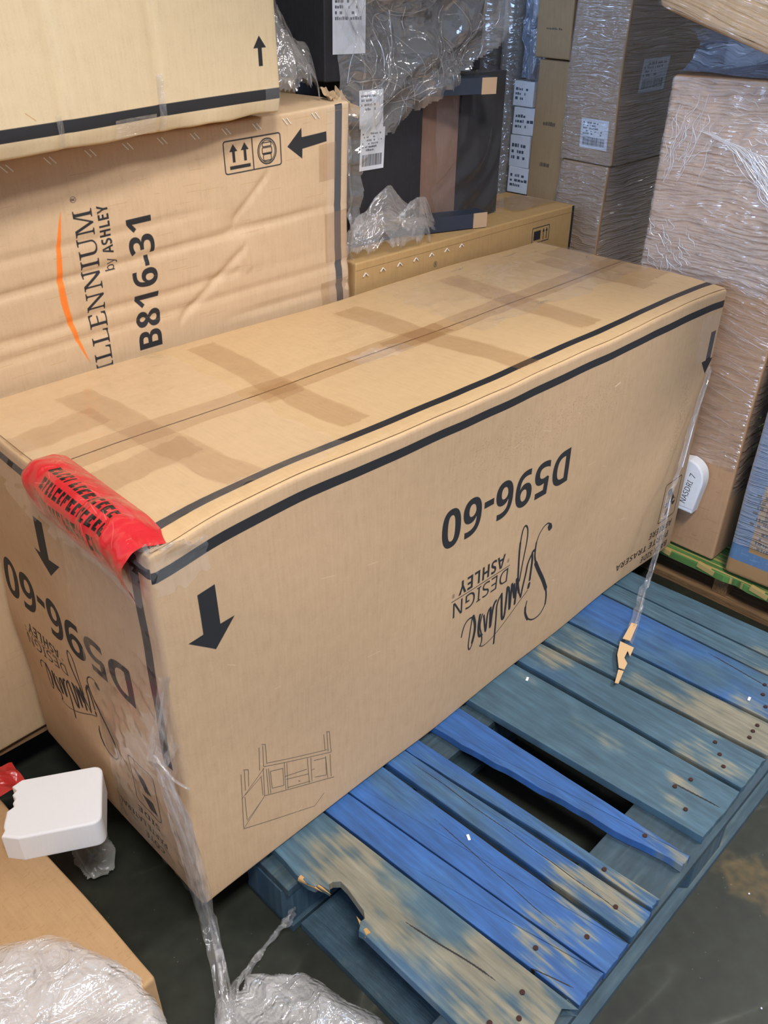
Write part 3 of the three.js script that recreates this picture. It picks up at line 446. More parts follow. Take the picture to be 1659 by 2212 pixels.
// tall carton
{
  const w = 1.69, h = 1.103, d = 0.5, X0 = -0.818, X = (q) => q - X0;
  const T = face(w, h, '#c9ab87', (x) => {
    x.fillRect(X(0.833), 0, 0.0185, h);
    poly(x, [[0.713, 1.044], [0.748, 1.073], [0.748, 1.056], [0.81, 1.057], [0.811, 1.039], [0.749, 1.035], [0.748, 1.017]].map(([a, b]) => [X(a), b]));
    x.lineWidth = 0.0022; x.beginPath(); x.roundRect(X(0.567), 1.015, 0.13, 0.057, 0.005); x.stroke(); poly(x, [[X(0.632), 1.072], [X(0.632), 1.015]], false);
    for (const a of [0.5885, 0.6145]) { poly(x, [[X(a), 1.066], [X(a) + 0.009, 1.053], [X(a) - 0.009, 1.053]]); x.fillRect(X(a) - 0.003, 1.034, 0.006, 0.02); } x.fillRect(X(0.578), 1.022, 0.047, 0.006);
    x.beginPath(); x.ellipse(X(0.665), 1.0435, 0.021, 0.0225, 0, 0, 7); x.stroke(); x.lineWidth = 0.0014; x.beginPath(); x.ellipse(X(0.665), 1.0435, 0.018, 0.0195, 0, 0, 7); x.stroke();
    x.lineWidth = 0.0016; x.beginPath(); x.roundRect(X(0.655), 1.052, 0.02, 0.007, 0.002); x.stroke(); x.beginPath(); x.roundRect(X(0.654), 1.04, 0.022, 0.01, 0.002); x.stroke(); x.beginPath(); x.roundRect(X(0.656), 1.027, 0.018, 0.011, 0.003); x.stroke(); x.fillRect(X(0.654), 1.038, 0.022, 0.003);
    text(x, 'B816-31', X(0.3695), 0.855, 0.258, 0.05, Math.PI / 2);
    text(x, 'MILLENNIUM', X(0.27), 0.8375, 0.342, 0.031, Math.PI / 2, '', 'serif'); text(x, '®', X(0.2565), 1.025, 0.011, 0.0105, Math.PI / 2, '');
    text(x, 'ASHLEY', X(0.304), 0.966, 0.082, 0.0205, Math.PI / 2); text(x, 'by', X(0.305), 0.905, 0.024, 0.017, Math.PI / 2, '');
    x.fillStyle = '#f07d2b'; x.beginPath(); x.moveTo(X(0.233), 1.012); x.bezierCurveTo(X(0.212), 0.96, X(0.199), 0.88, X(0.211), 0.83); x.quadraticCurveTo(X(0.219), 0.785, X(0.241), 0.738); x.quadraticCurveTo(X(0.226), 0.79, X(0.22), 0.84); x.bezierCurveTo(X(0.213), 0.9, X(0.222), 0.95, X(0.233), 1.012); x.fill();
    x.fillStyle = '#b3875a'; x.globalAlpha = 0.35; for (let i = 0; i < 420; i++) x.fillRect(rr(0, w), rr(0, h), rr(0.004, 0.05), 0.0012); x.globalAlpha = 1;
  }, 1212);
  const crease = (y, y0, s) => Math.exp(-(((y - y0) / s) ** 2));
  const c = carton('shipping_carton', 'tall cardboard carton with orange arc logo standing behind the big carton', [w, h, d], [X0 + w / 2, 0.002, zt - d / 2],
    [plainM('#c4a074'), plainM('#c4a074'), plainM('#c9ab87'), plainM('#c4a074'), board(T, w, h), plainM('#c4a074')], {
      r: 0.006, bulge: 0.004, seg: 150, k: 9, def: (P, q) => {
        let [x, y, z] = P; const wx = x + X0 + w / 2, wy = y + h / 2;
        if (q[2] > 0) {
          z -= 0.005 * crease(wy, 0.9 + 0.02 * (wx - 0.1), 0.006) * sst(0.0, 0.2, 0.9 - wx) + 0.004 * crease(wy, 0.825 + 0.012 * N3(wx * 5, 1, 1), 0.007) * (wx < 0.58 ? 1 : 0.2) + 0.0035 * crease(wy, 0.744, 0.006) * sst(0.5, 0.65, wx) + 0.003 * crease(wy, 0.79, 0.006) + 0.003 * crease(wy, 0.955 + 0.01 * wx, 0.006) * sst(0.62, 0.4, wx);
          const dx = wx - 0.585, dy = wy - 0.92; z -= 0.007 * Math.exp(-(dx * dx + dy * dy) / 0.0008);                                  // dent
          const l1 = Math.abs((wx - 0.475) * 0.55 - (wy - 0.795) * 0.84) ; if (wx < 0.6 && wx > 0.44 && wy > 0.75 && wy < 0.92) z -= 0.004 * Math.exp(-((l1 / 0.007) ** 2));
          const l2 = Math.abs((wx - 0.592) + (wy - 0.87) * 0.32); if (wy < 0.915 && wy > 0.83) z += 0.004 * Math.exp(-((l2 / 0.006) ** 2));
          const l3 = Math.abs((wx - 0.582) * 0.64 - (wy - 0.934) * 0.76); if (wx > 0.58 && wx < 0.66 && wy > 0.93) z -= 0.0035 * Math.exp(-((l3 / 0.006) ** 2));
        }
        y -= sst(0.3, 1, wy / h) * 0.04 * (0.85 - wx);     // top settles towards the left under the load
        return [x, y, z];
      },
    });
  const lift = (u) => u - X0;
  for (let i = 0; i < 13; i++) { const wx = 0.162 + 0.069 * (i - 3), y = 1.089; if (wx < -0.1) continue;
    for (const s of [-1, 1]) { const g = new THREE.BoxGeometry(0.0016, 0.015, 0.0016); g.rotateZ(0.75); const P = c.S.place(wx - X0 - w / 2 + s * 0.0045, y - h / 2 , d / 2); g.translate(P[0], P[1], P[2] + 0.0008); part(c.t, 'staple', g, M.steel, null, false); } }
  part(c.t, 'packing_tape', patch(c.S, 4, lift(0.805), lift(0.872), 0.8, 0.9, 0.0015), M.tape, 'brown tape near the black line', false);
  part(c.t, 'packing_tape', patch(c.S, 4, lift(0.79), lift(0.835), 0.965, 1.035, 0.0015), M.tape, 'brown tape near the black line', false);
  part(c.t, 'packing_tape', patch(c.S, 4, lift(0.79), lift(0.872), 0.69, 0.76, 0.0015), M.tape, 'brown tape near the black line', false);
  part(c.t, 'clear_tape', patch(c.S, 4, lift(0.81), lift(0.8715), 0.4, 1.1, 0.002, { wr: 0.003 }), M.clearTape, 'clear tape down the right edge', false);
  part(c.t, 'corner_flap', (() => { const f = folds(44, 30, 5); return sheet(26, 16, (u, v) => [w / 2 - 0.03 + 0.06 * u, h - 0.004 + 0.02 * v + 0.012 * f(u * 0.1, v * 0.06), d / 2 - 0.02 - 0.03 * v + 0.004 * f(v * 0.1, u * 0.1)]); })(), plainM('#b0946f', 0.1, 0.1, { side: THREE.DoubleSide }), 'torn grey-brown cardboard corner', false);
  part(c.t, 'corner_flap', (() => { const g = new THREE.BoxGeometry(0.03, 0.022, 0.004); g.rotateZ(-0.3); g.translate(w / 2 + 0.03, h - 0.018, d / 2 - 0.015); return g; })(), plainM('#b0946f', 0.1, 0.1), 'small torn cardboard tab', false);
  part(c.t, 'stretch_film', (() => { const f = folds(46, 14, 6); return sheet(14, 60, (u, v) => [w / 2 - 0.006 + 0.05 * u, 0.79 + 0.31 * v, d / 2 + 0.008 - 0.05 * u + 0.01 * f(u * 0.1, v * 0.5)], (u, v) => u < 0.75 + 0.4 * N3(v * 8, 1, 1)); })(), M.drape, 'clear film hanging at the right edge', false);
}
// upper carton, resting on the tall one and standing out over it
{
  const w = 1.52, h = 0.62, d = 0.56;
  const T = face(w, h, '#d5be97', (x) => {
    const R = w; x.fillRect(0, 0.024, w, 0.0175);
    const ax = R - 0.043; poly(x, [[ax, 0.126], [ax + 0.0145, 0.107], [ax + 0.0045, 0.107], [ax + 0.0045, 0.079], [ax - 0.0045, 0.079], [ax - 0.0045, 0.107], [ax - 0.0145, 0.107]]);
    x.strokeStyle = '#b88f5d'; x.lineWidth = 0.0012; poly(x, [[R - 0.5, 0.058], [R - 0.487, 0.047]], false);
  }, 1340);
  const c = carton('shipping_carton', 'light tan carton stacked on the tall carton, only its lower part in view', [w, h, d], [0.655 - 0.766, 1.082, -0.735], [plainM('#d5be97'), plainM('#d5be97'), plainM('#d5be97'), plainM('#cfae80'), board(T, w, h), plainM('#d5be97')], {
    r: 0.006, bulge: 0.003, seg: 110, k: 5, ry: 0.085, rz: 0.0345, def: (P, q) => {
      let [x, y, z] = P; if (q[2] > 0) { for (const a of [0.445, 0.27]) z -= 0.004 * Math.exp(-(((x - (w / 2 - a) + 0.006 * y) / 0.006) ** 2)); if (y < -h / 2 + 0.03) { z -= 0.006 * sst(-h / 2 + 0.03, -h / 2, y) * (1 + N3(x * 12, 1, 1)); y += 0.004 * N3(x * 16, 2, 2) * sst(-h / 2 + 0.02, -h / 2, y); } }
      return [x, y, z];
    },
  });
  for (const [u, wd] of [[w - 0.265, 0.012], [w - 0.452, 0.011]]) part(c.t, 'clear_tape', patch(c.S, 4, u - wd / 2, u + wd / 2, 0.002, u > w - 0.3 ? 0.085 : 0.05, 0.002, { wr: 0.004, nu: 5, nv: 24 }), M.strap, 'bright sliver of clear tape', false);
  part(c.t, 'clear_tape', patch(c.S, 4, w - 0.36, w - 0.28, 0.002, 0.03, 0.002, { wr: 0.004 }), M.strap, 'clear tape over the black line', false);
  part(c.t, 'clear_tape', patch(c.S, 4, w - 0.04, w - 0.001, 0.002, 0.045, 0.002, { wr: 0.004 }), M.clearTape, 'clear tape at the lower corner', false);
}
// long low carton behind the far half
{
  const w = 0.85, h = 0.78, d = 0.245;
  const T = face(w, h, '#b6925f', (x) => {
    x.fillRect(w - 0.014, 0, 0.012, h); x.lineWidth = 0.0022; x.strokeRect(w - 0.19, h - 0.075, 0.075, 0.04); for (const a of [w - 0.14, w - 0.126]) { poly(x, [[a, h - 0.04], [a + 0.005, h - 0.05], [a - 0.005, h - 0.05]]); x.fillRect(a - 0.0015, h - 0.07, 0.003, 0.02); } x.fillRect(w - 0.183, h - 0.068, 0.03, 0.024);
    text(x, '®', 0.265, h - 0.052, 0.014, 0.014, 0, ''); x.fillStyle = '#7d6238'; x.fillRect(0, h - 0.018, w, 0.0012);
  }, 1300);
  const c = carton('shipping_carton', 'long low carton with stapled top edge behind the big carton', [w, h, d], [0.89 + w / 2, 0.002, zt - d / 2], [plainM('#b6925f'), plainM('#b6925f'), plainM('#b6925f'), plainM('#b6925f'), board(T, w, h), plainM('#b6925f')], { r: 0.005, bulge: 0.002, seg: 26, k: 14 });
  for (let i = 0; i < 7; i++) for (const s of [-1, 1]) { const g = new THREE.BoxGeometry(0.0018, 0.011, 0.0018); g.rotateZ(s * 0.8); g.translate(-w / 2 + 0.03 + i * 0.055 + s * 0.004, h - 0.03 + 0.001 * i, d / 2 + 0.003); part(c.t, 'staple', g, M.steel, null, false); }
  part(c.t, 'stretch_film', patch(c.S, 2, w - 0.2, w - 0.02, 0.05, 0.18, 0.004, { wr: 0.008 }), M.wrap, 'clear film over the far end of the top', false);
}
// black furniture and papers standing on the long carton
{
  const t = thing('furniture_frame', 'black furniture frame with pale cut rail ends standing on the long carton', 'furniture', [1.2, 0.78, -0.65]);
  const rail = (y0, y1, x1, z1) => { const g = new THREE.BoxGeometry(0.22, y1 - y0, 0.05); g.translate(-0.11, 0, -0.025); g.rotateY(-0.3); g.translate(x1, (y0 + y1) / 2, z1); return g; };
  const endcap = (y0, y1, x1, z1) => { const g = new THREE.BoxGeometry(0.04, y1 - y0 + 0.001, 0.002); g.translate(-0.02, 0, 0.001); g.rotateY(-0.3); g.translate(x1, (y0 + y1) / 2, z1); return g; };
  const r1 = part(t, 'rail', rail(1.09, 1.124, 1.35, -0.572), M.slab, 'dark blue-grey rail'); part(r1, 'rail_end', endcap(1.09, 1.124, 1.35, -0.572), M.rawWood, 'bare wood rail end');
  const r2 = part(t, 'rail', rail(0.785, 0.82, 1.355, -0.575), M.slab, 'dark blue-grey rail'); part(r2, 'rail_end', endcap(0.785, 0.82, 1.355, -0.575), M.rawWood, 'bare wood rail end');
  part(t, 'panel', boxGeo(1.335, 1.5, 0.787, 1.125, -0.676, -0.66), M.black, 'black glossy panel');
  part(t, 'panel', boxGeo(1.2, 1.334, 0.787, 1.11, -0.682, -0.667), plainM('#86695a', 0.3, 0.3), 'brown board panel');
  part(t, 'stretch_film', (() => { const f = folds(52, 8, 6); return sheet(40, 60, (u, v) => [1.22 + 0.28 * u, 0.79 + 0.34 * v, -0.64 + 0.014 * f(u * 0.3, v * 0.3)]); })(), M.cover, 'clear film over the black panel');
}
{
  const blackM = plainM('#26262b', 0.3, 0.3, { roughness: 0.5 });
  const c = carton('black_carton', 'black carton with white papers on its front, behind the film curtain', [0.225, 0.34, 0.19], [1.08, 0.787, -0.748], [blackM, blackM, blackM, blackM, blackM, blackM], { r: 0.004, seg: 10, k: 3 });
  labelOn(c, 4, 0.02, 0.165, 0.078, 0.085, { skew: 0.004, rows: 6 }); labelOn(c, 4, 0.018, 0.25, 0.075, 0.075, { bars: false, rows: 4 });
  const c2 = carton('black_carton', 'black carton lying above the furniture frame, half hidden by film', [0.5, 0.34, 0.18], [1.145, 1.131, -0.748], [blackM, blackM, blackM, blackM, blackM, blackM], { r: 0.004, seg: 10, k: 6 });
  labelOn(c2, 4, 0.02, 0.05, 0.09, 0.13, { bars: false, rows: 6 });
}
// film curtain and crumpled heaps
{
  const f = folds(61, 5.5, 8);
  const low = (x) => { const P = [[0.86, 1.1], [0.9, 0.83], [0.935, 0.86], [0.955, 1.02], [1.05, 1.03], [1.1, 1.06], [1.17, 1.1], [1.26, 1.125], [1.36, 1.2], [1.4, 1.22]]; for (let i = 0; i < P.length - 1; i++) if (x <= P[i + 1][0]) return lerp(P[i][1], P[i + 1][1], (x - P[i][0]) / (P[i + 1][0] - P[i][0])); return 1.25; };
  const cur = thing('film_curtain', 'crumpled clear film hanging over the black cartons', 'plastic film', [1.12, 0.83, -0.59]);
  const zc = (x, y) => -0.592 + 0.03 * f(x, y) + 0.03 * sst(1.1, 1.4, y);
  part(cur, 'film', sheet(130, 150, (u, v) => { const x = 0.865 + 0.515 * u, y = 0.8 + 0.66 * v; return [x, y, zc(x, y)]; }, (u, v) => 0.8 + 0.66 * v > low(0.865 + 0.515 * u) + 0.02 * N3(u * 16, v * 3, 2)), M.drape);
  const C = [], K = [[0.94, 1.12], [1.25, 1.17], [0.96, 1.3], [1.1, 1.1], [1.37, 0.95]];
  for (let i = 0; i < 70; i++) { const k = K[i % 4], a = rr(0, 6.28), l = rr(0.05, 0.2), c = []; const bx = k[0] + rr(-0.03, 0.03), by = k[1] + rr(-0.03, 0.03); for (let j = 0; j <= 6; j++) { const x = bx + Math.cos(a + 0.1 * j) * l * j / 6, y = by + Math.sin(a + 0.1 * j) * l * j / 6; if (x > 0.87 && x < 1.37 && y > low(x) + 0.01 && y < 1.45) c.push([x, y, zc(x, y) + 0.003]); } if (c.length > 2) C.push(c); }
  for (let i = 0; i < 60; i++) { const c = []; let x = rr(0.9, 1.36), y = rr(1.1, 1.35), a = rr(0, 6.28); for (let j = 0; j < 4; j++) { if (y > low(x) + 0.01 && x > 0.87 && x < 1.37) c.push([x, y, zc(x, y) + 0.003]); a += rr(-0.6, 0.6); x += Math.cos(a) * 0.012; y += Math.sin(a) * 0.012; } if (c.length > 2) C.push(c); }
  ridgesOn(cur, C, () => rr(0.0004, 0.0011), true);
}
function heap(name, label, cx, cz, rx, rz, base, hgt, k, mat, o = {}) {
  const f = folds(k, o.f ?? 6, 6), t = thing(name, label, 'plastic film', [cx, base, cz]);
  const at = (X, Z, s) => {
    const r = Math.hypot(X, Z), top = Math.pow(Math.max(0, 1 - r * r), 0.5), lobe = 0.62 + 0.75 * (0.5 + N3(X * 1.7 + k, Z * 1.7, s * 2)) * 0.8;
    const y = base + 0.004 + hgt * s * top * lobe * (1 + (o.fa ?? 0.16) * f(X * 0.3 + s, Z * 0.3)) + 0.0025 * f(X * 0.6, Z * 0.6 + s) * (top > 0.1 ? 1 : 0);
    return [cx + rx * X * (1 + 0.14 * N3(Z * 2.4, k, s)) + 0.05 * rx * top * f(Z * 0.3, X * 0.3 + s), Math.max(base + 0.003, y), cz + rz * Z * (1 + 0.14 * N3(X * 2.4, k + 4, s))];
  };
  (o.layers ?? [1, 0.75]).forEach((s) => part(t, 'film', sheet(o.n ?? 110, o.n ?? 110, (u, v) => at((u - 0.5) * 2, (v - 0.5) * 2, s), (u, v) => Math.hypot(u - 0.5, v - 0.5) * 2 < 0.95 + 0.1 * N3(u * 9, v * 9, k)), mat));
  const C = []; const s0 = seed; seed = 500 + k;
  for (let i = 0; i < (o.strands ?? 34); i++) { let a = rr(0, 6.28), X = rr(-0.8, 0.8), Z = rr(-0.8, 0.8); const c = [], st = rr(0.04, 0.12); for (let j = 0; j < 5; j++) { const q = at(X, Z, 1); c.push([q[0], q[1] + 0.001, q[2]]); a += rr(-0.5, 0.5); X += Math.cos(a) * st; Z += Math.sin(a) * st; if (Math.hypot(X, Z) > 0.93) break; } if (c.length > 2) C.push(c); }
  seed = s0;
  ridgesOn(t, C, () => rr(0.0003, 0.0009) * (o.rs ?? 1), true);
  return t;
}
heap('film_heap', 'crumpled clear film lying on top of the tall carton by the stacked one', 0.765, -0.69, 0.11, 0.1, 1.108, 0.15, 71, M.drape, { strands: 40 });
heap('film_heap', 'crumpled clear film heaped on the long low carton', 1.03, -0.6, 0.16, 0.042, 0.783, 0.1, 74, M.drape, { strands: 60, fa: 0.05 });
// ---------------------------------------------------------------- right side: wrapped cartons on the green pallet
{
  const t = thing('wooden_pallet', 'green painted pallet with chipped yellow edges under the wrapped cartons at right', 'pallet', [1.95, FLOOR, 0.15]);
  const green = dataTex(512, 64, (u, v) => { const g = fbm(u * 40, v * 8, 2, 3), n = fbm(u * 16, v * 2, 7, 3), k = 1 + 0.6 * g; const t2 = sst(0.1, 0.18, n + 0.25 * v - 0.1); return [lerp(84, 176, t2) * k, lerp(124, 158, t2) * k, lerp(62, 92, t2) * k]; }, true);
  const gm = std({ map: green, roughness: 0.75, bumpMap: woodBump, bumpScale: 0.001 });
  for (let i = 0; i < 6; i++) { const x0 = 1.572 + i * 0.14, o = []; for (let k = 0; k <= 30; k++) o.push([x0 + 0.004 * N3(k * 0.9, i, 3) + (N3(k * 0.45, 4, i) > 0.25 ? 0.006 : 0), -0.4 + 1.1 * k / 30]); o.push([x0 + 0.125, 0.7], [x0 + 0.125, -0.4]); part(t, 'deck_board', plankGeo(o, -0.058, -0.037, [x0, x0 + 0.125, -0.4, 0.7]), gm); }
  for (const z of [-0.35, 0.12, 0.62]) part(t, 'stringer', boxGeo(1.6, 2.4, -0.12, -0.059, z, z + 0.04), woodM);
  for (const x of [1.585, 1.98, 2.3]) part(t, 'bottom_board', boxGeo(x, x + 0.1, FLOOR + 0.001, -0.121, -0.4, 0.7), woodM);
  for (const [z, l] of [[-0.02, 0.03], [0.1, 0.05], [0.25, 0.05], [0.33, 0.03]]) part(t, 'chipped_edge', (() => { const g = new THREE.BoxGeometry(0.012, 0.014, l); g.rotateX(0.15); g.translate(1.574, -0.042, z); return g; })(), std({ color: 0xb79d5e, roughness: 0.9 }), 'chipped yellow wood');
}
{
  const w = 0.62, h = 1.168, d = 0.365;
  const T = face(d, h, '#b98f68', (x) => { x.fillStyle = '#8d6845'; x.globalAlpha = 0.5; for (let i = 0; i < 200; i++) x.fillRect(rr(0, d), rr(0, h), rr(0.002, 0.03), 0.0015); x.globalAlpha = 1; x.fillStyle = '#33261c'; x.fillRect(d * 0.42, 0.075, 0.014, 0.009); }, 1100);
  const c = carton('wrapped_carton', 'big film-wrapped carton standing at the far right end of the big carton', [w, h, d], [1.6 + w / 2, -0.029, -0.265 + d / 2], [plainM('#b98f68'), board(T, d, h), plainM('#b98f68'), plainM('#b98f68'), plainM('#b98f68'), plainM('#b98f68')], { r: 0.008, bulge: 0.003, seg: 20, k: 21 });
  const pull = folds(83, 12, 6);
  const skin = (fa, u0, u1, v0, v1, m, keep) => { const S = c.S, [ax, sg, ua, us, va] = FACES[fa]; return part(c.t, 'stretch_film', sheet(60, 140, (u, v) => { const a = lerp(u0, u1, u), b = lerp(v0, v1, v), q = [0, 0, 0]; q[ax] = sg * S.H[ax]; q[ua] = us * (a - S.H[ua]); q[va] = b - S.H[va]; const P = S.place(...q); P[ax] += sg * (0.004 + 0.0035 * Math.abs(fbm(a * 3, (b + a * 0.55) * 55, 3, 2)) * 2 + (b > 0.85 ? 0.004 * Math.abs(pull(a, b)) : 0)); return P; }, keep), m, 'clear stretch film pulled tight in fine ridges', false); };
  { const C = [], Cs = [], face1 = (a, b) => { const q = [-w / 2, b - h / 2, a - d / 2], P = c.S.place(...q); return [P[0] - 0.0085, P[1], P[2]]; };
    for (let i = 0; i < 60; i++) { const b = rr(0.36, 0.98), a = rr(0, d * 0.6), l = rr(0.05, 0.26), k = []; for (let j = 0; j <= 5; j++) { const t = j / 5, aa = a + l * t; if (aa < d - 0.004) k.push(face1(aa, b - 0.32 * l * t + 0.004 * N3(t * 3, i, 1))); } if (k.length > 2) C.push(k); }
    for (let i = 0; i < 34; i++) { const t0 = i / 34, k = []; for (let j = 0; j <= 6; j++) { const t = j / 6, a = lerp(0.09 + 0.18 * t0, 0.3 + 0.05 * rnd(), t), b = lerp(1.06 - 0.04 * t0, 0.93 - 0.04 * rnd(), Math.pow(t, 1.6)) + 0.006 * N3(t * 4, i, 3); if (a < d - 0.005) k.push(face1(a, b)); } if (k.length > 2) Cs.push(k); }
    for (let i = 0; i < 26; i++) { const a = rr(0.012, 0.12), b = rr(0.93, 1.05), l = rr(0.03, 0.12), k = []; for (let j = 0; j <= 4; j++) k.push(face1(a + 0.012 * N3(j * 0.7, i, 2) + 0.01 * j * rnd(), b + l * (j / 4))); Cs.push(k); }
    for (let i = 0; i < 60; i++) { const a = rr(0.14, d - 0.02), b = rr(0.98, h - 0.02), k = []; for (let j = 0; j <= 3; j++) k.push(face1(Math.min(d - 0.003, a + 0.012 * j), Math.min(h - 0.004, b + 0.01 * N3(j, i, 4) - 0.002 * j))); Cs.push(k); }
    for (let i = 0; i < 50; i++) { const a = rr(0.005, 0.12), b = rr(0.68, 0.86) , k = []; for (let j = 0; j <= 3; j++) k.push(face1(a + 0.01 * j * rnd(), b - 0.008 * j + 0.006 * N3(j, i, 6))); Cs.push(k); }
    ridgesOn(c.t, C, () => rr(0.0005, 0.0012), false); ridgesOn(c.t, Cs, () => rr(0.0003, 0.0009), false, M.glintStrand);
  }
  skin(1, 0, d, 0.28, h - 0.002, M.wrap); skin(1, 0.0, d, 0.36, h - 0.002, M.milkySheen, (u, v) => v > 0.28 + 0.25 * u + 0.3 * N3(u * 3, v * 9, 2)); skin(4, 0, w, 0.2, h - 0.002, M.wrap);
}
{
  const w = 0.6, h = 0.82, d = 0.42;
  const T = face(d, h, '#5f7d9f', (x) => {
    x.fillStyle = '#a98458'; x.fillRect(0, 0, d, 0.05); x.fillRect(0.05, 0.085, 0.2, 0.2); x.fillRect(0.09, 0.42, 0.1, 0.04); barcode(x, 0.068, 0.17, 0.11, 0.085); marks(x, 0.06, 0.095, 0.17, 0.06, 4); marks(x, 0.035, 0.16, 0.03, 0.1, 6);
    x.fillStyle = '#8fa6bd'; x.globalAlpha = 0.5; for (let i = 0; i < 300; i++) x.fillRect(rr(0, d), rr(0.05, h), rr(0.002, 0.02), 0.002); x.globalAlpha = 1; x.fillStyle = '#c69a80'; x.fillRect(0.06, 0.44, 0.07, 0.03);
  }, 1300);
  const c = carton('printed_carton', 'blue printed carton with a barcode panel at the right edge', [w, h, d], [1.575 + w / 2, -0.029, 0.142 + d / 2], [plainM('#6f8090'), board(T, d, h, { roughness: 0.5 }), plainM('#a98458'), plainM('#a98458'), plainM('#6f8090'), plainM('#6f8090')], { r: 0.016, bulge: 0.004, seg: 20, k: 33 });
  part(c.t, 'stretch_film', patch(c.S, 1, 0.0, d, 0.1, h, 0.005, { wr: 0.002 }), M.wrapFine, 'clear stretch film', false);
}
{
  const c = carton('wrapped_carton', 'film-wrapped tan carton drooping over the top of the big wrapped one', [0.62, 0.56, 0.72], [1.82, 1.164, 0.06], plainM('#c2a176', 0.7, 0.7), { r: 0.02, bulge: 0.004, seg: 20, k: 41, rx: 0.31 });
  c.body.material = [plainM('#c2a176'), plainM('#c2a176'), plainM('#c2a176'), plainM('#c2a176'), plainM('#c2a176'), plainM('#c2a176')];
  part(c.t, 'stretch_film', patch(c.S, 1, 0, 0.72, 0.0, 0.56, 0.007, { wr: 0.008, nu: 70, nv: 50 }), M.wrap, 'clear stretch film in fine ridges', false);
  const C = []; for (let i = 0; i < 46; i++) { const b = rr(0.005, 0.31), a = rr(-0.36, 0.1), l = rr(0.08, 0.3), k = []; for (let j = 0; j <= 4; j++) { const q = c.S.place(-0.31, b - 0.28 + 0.02 * j / 4, a + l * j / 4); k.push([q[0] - 0.011, q[1], q[2]]); } C.push(k); } ridgesOn(c.t, C, () => rr(0.0006, 0.0014), false);
}
single('film_bundle', (() => { const f = folds(91, 7, 8); return sheet(70, 40, (u, v) => [1.61 + 0.1 * Math.sin(v * 3) + 0.02 * f(u * 0.5, v * 0.2), 1.146 + 0.085 * v + 0.014 * f(v * 0.3, u * 0.5) * Math.sin(v * 3.1), -0.255 + 0.36 * u]); })(), M.silver, 'shiny bluish film bunched between the two wrapped cartons at upper right', 'plastic film');
// white foam wedged behind the far end
{
  const s = new THREE.Shape(); s.moveTo(-0.105, 0.09); s.lineTo(0.012, 0.09); s.lineTo(0.022, 0.17); s.quadraticCurveTo(0.026, 0.225, -0.02, 0.232); s.lineTo(-0.105, 0.215); s.closePath();
  const g = new THREE.ExtrudeGeometry(s, { depth: 0.03, bevelEnabled: true, bevelSize: 0.004, bevelThickness: 0.004, bevelSegments: 2 }); g.rotateY(-Math.PI / 2); g.translate(1.59, 0.024, 0.015);
  const t = thing('foam_block', 'white foam block with printed letters wedged behind the far end of the big carton', 'foam', [1.57, 0.114, -0.025]);
  part(t, 'foam', g, M.foam);
  const T = face(0.05, 0.11, '#e9e9ea', (x) => { text(x, 'NASDRI', 0.019, 0.045, 0.072, 0.017, 1.42, ''); text(x, '7', 0.027, 0.096, 0.012, 0.018, 1.42, ''); }, 3000);
  part(t, 'printed_label', sheet(2, 2, (u, v) => [1.5545, 0.124 + 0.11 * v, -0.013 + 0.046 * u]), std({ map: T, roughness: 0.9 }), 'printed letters');
}
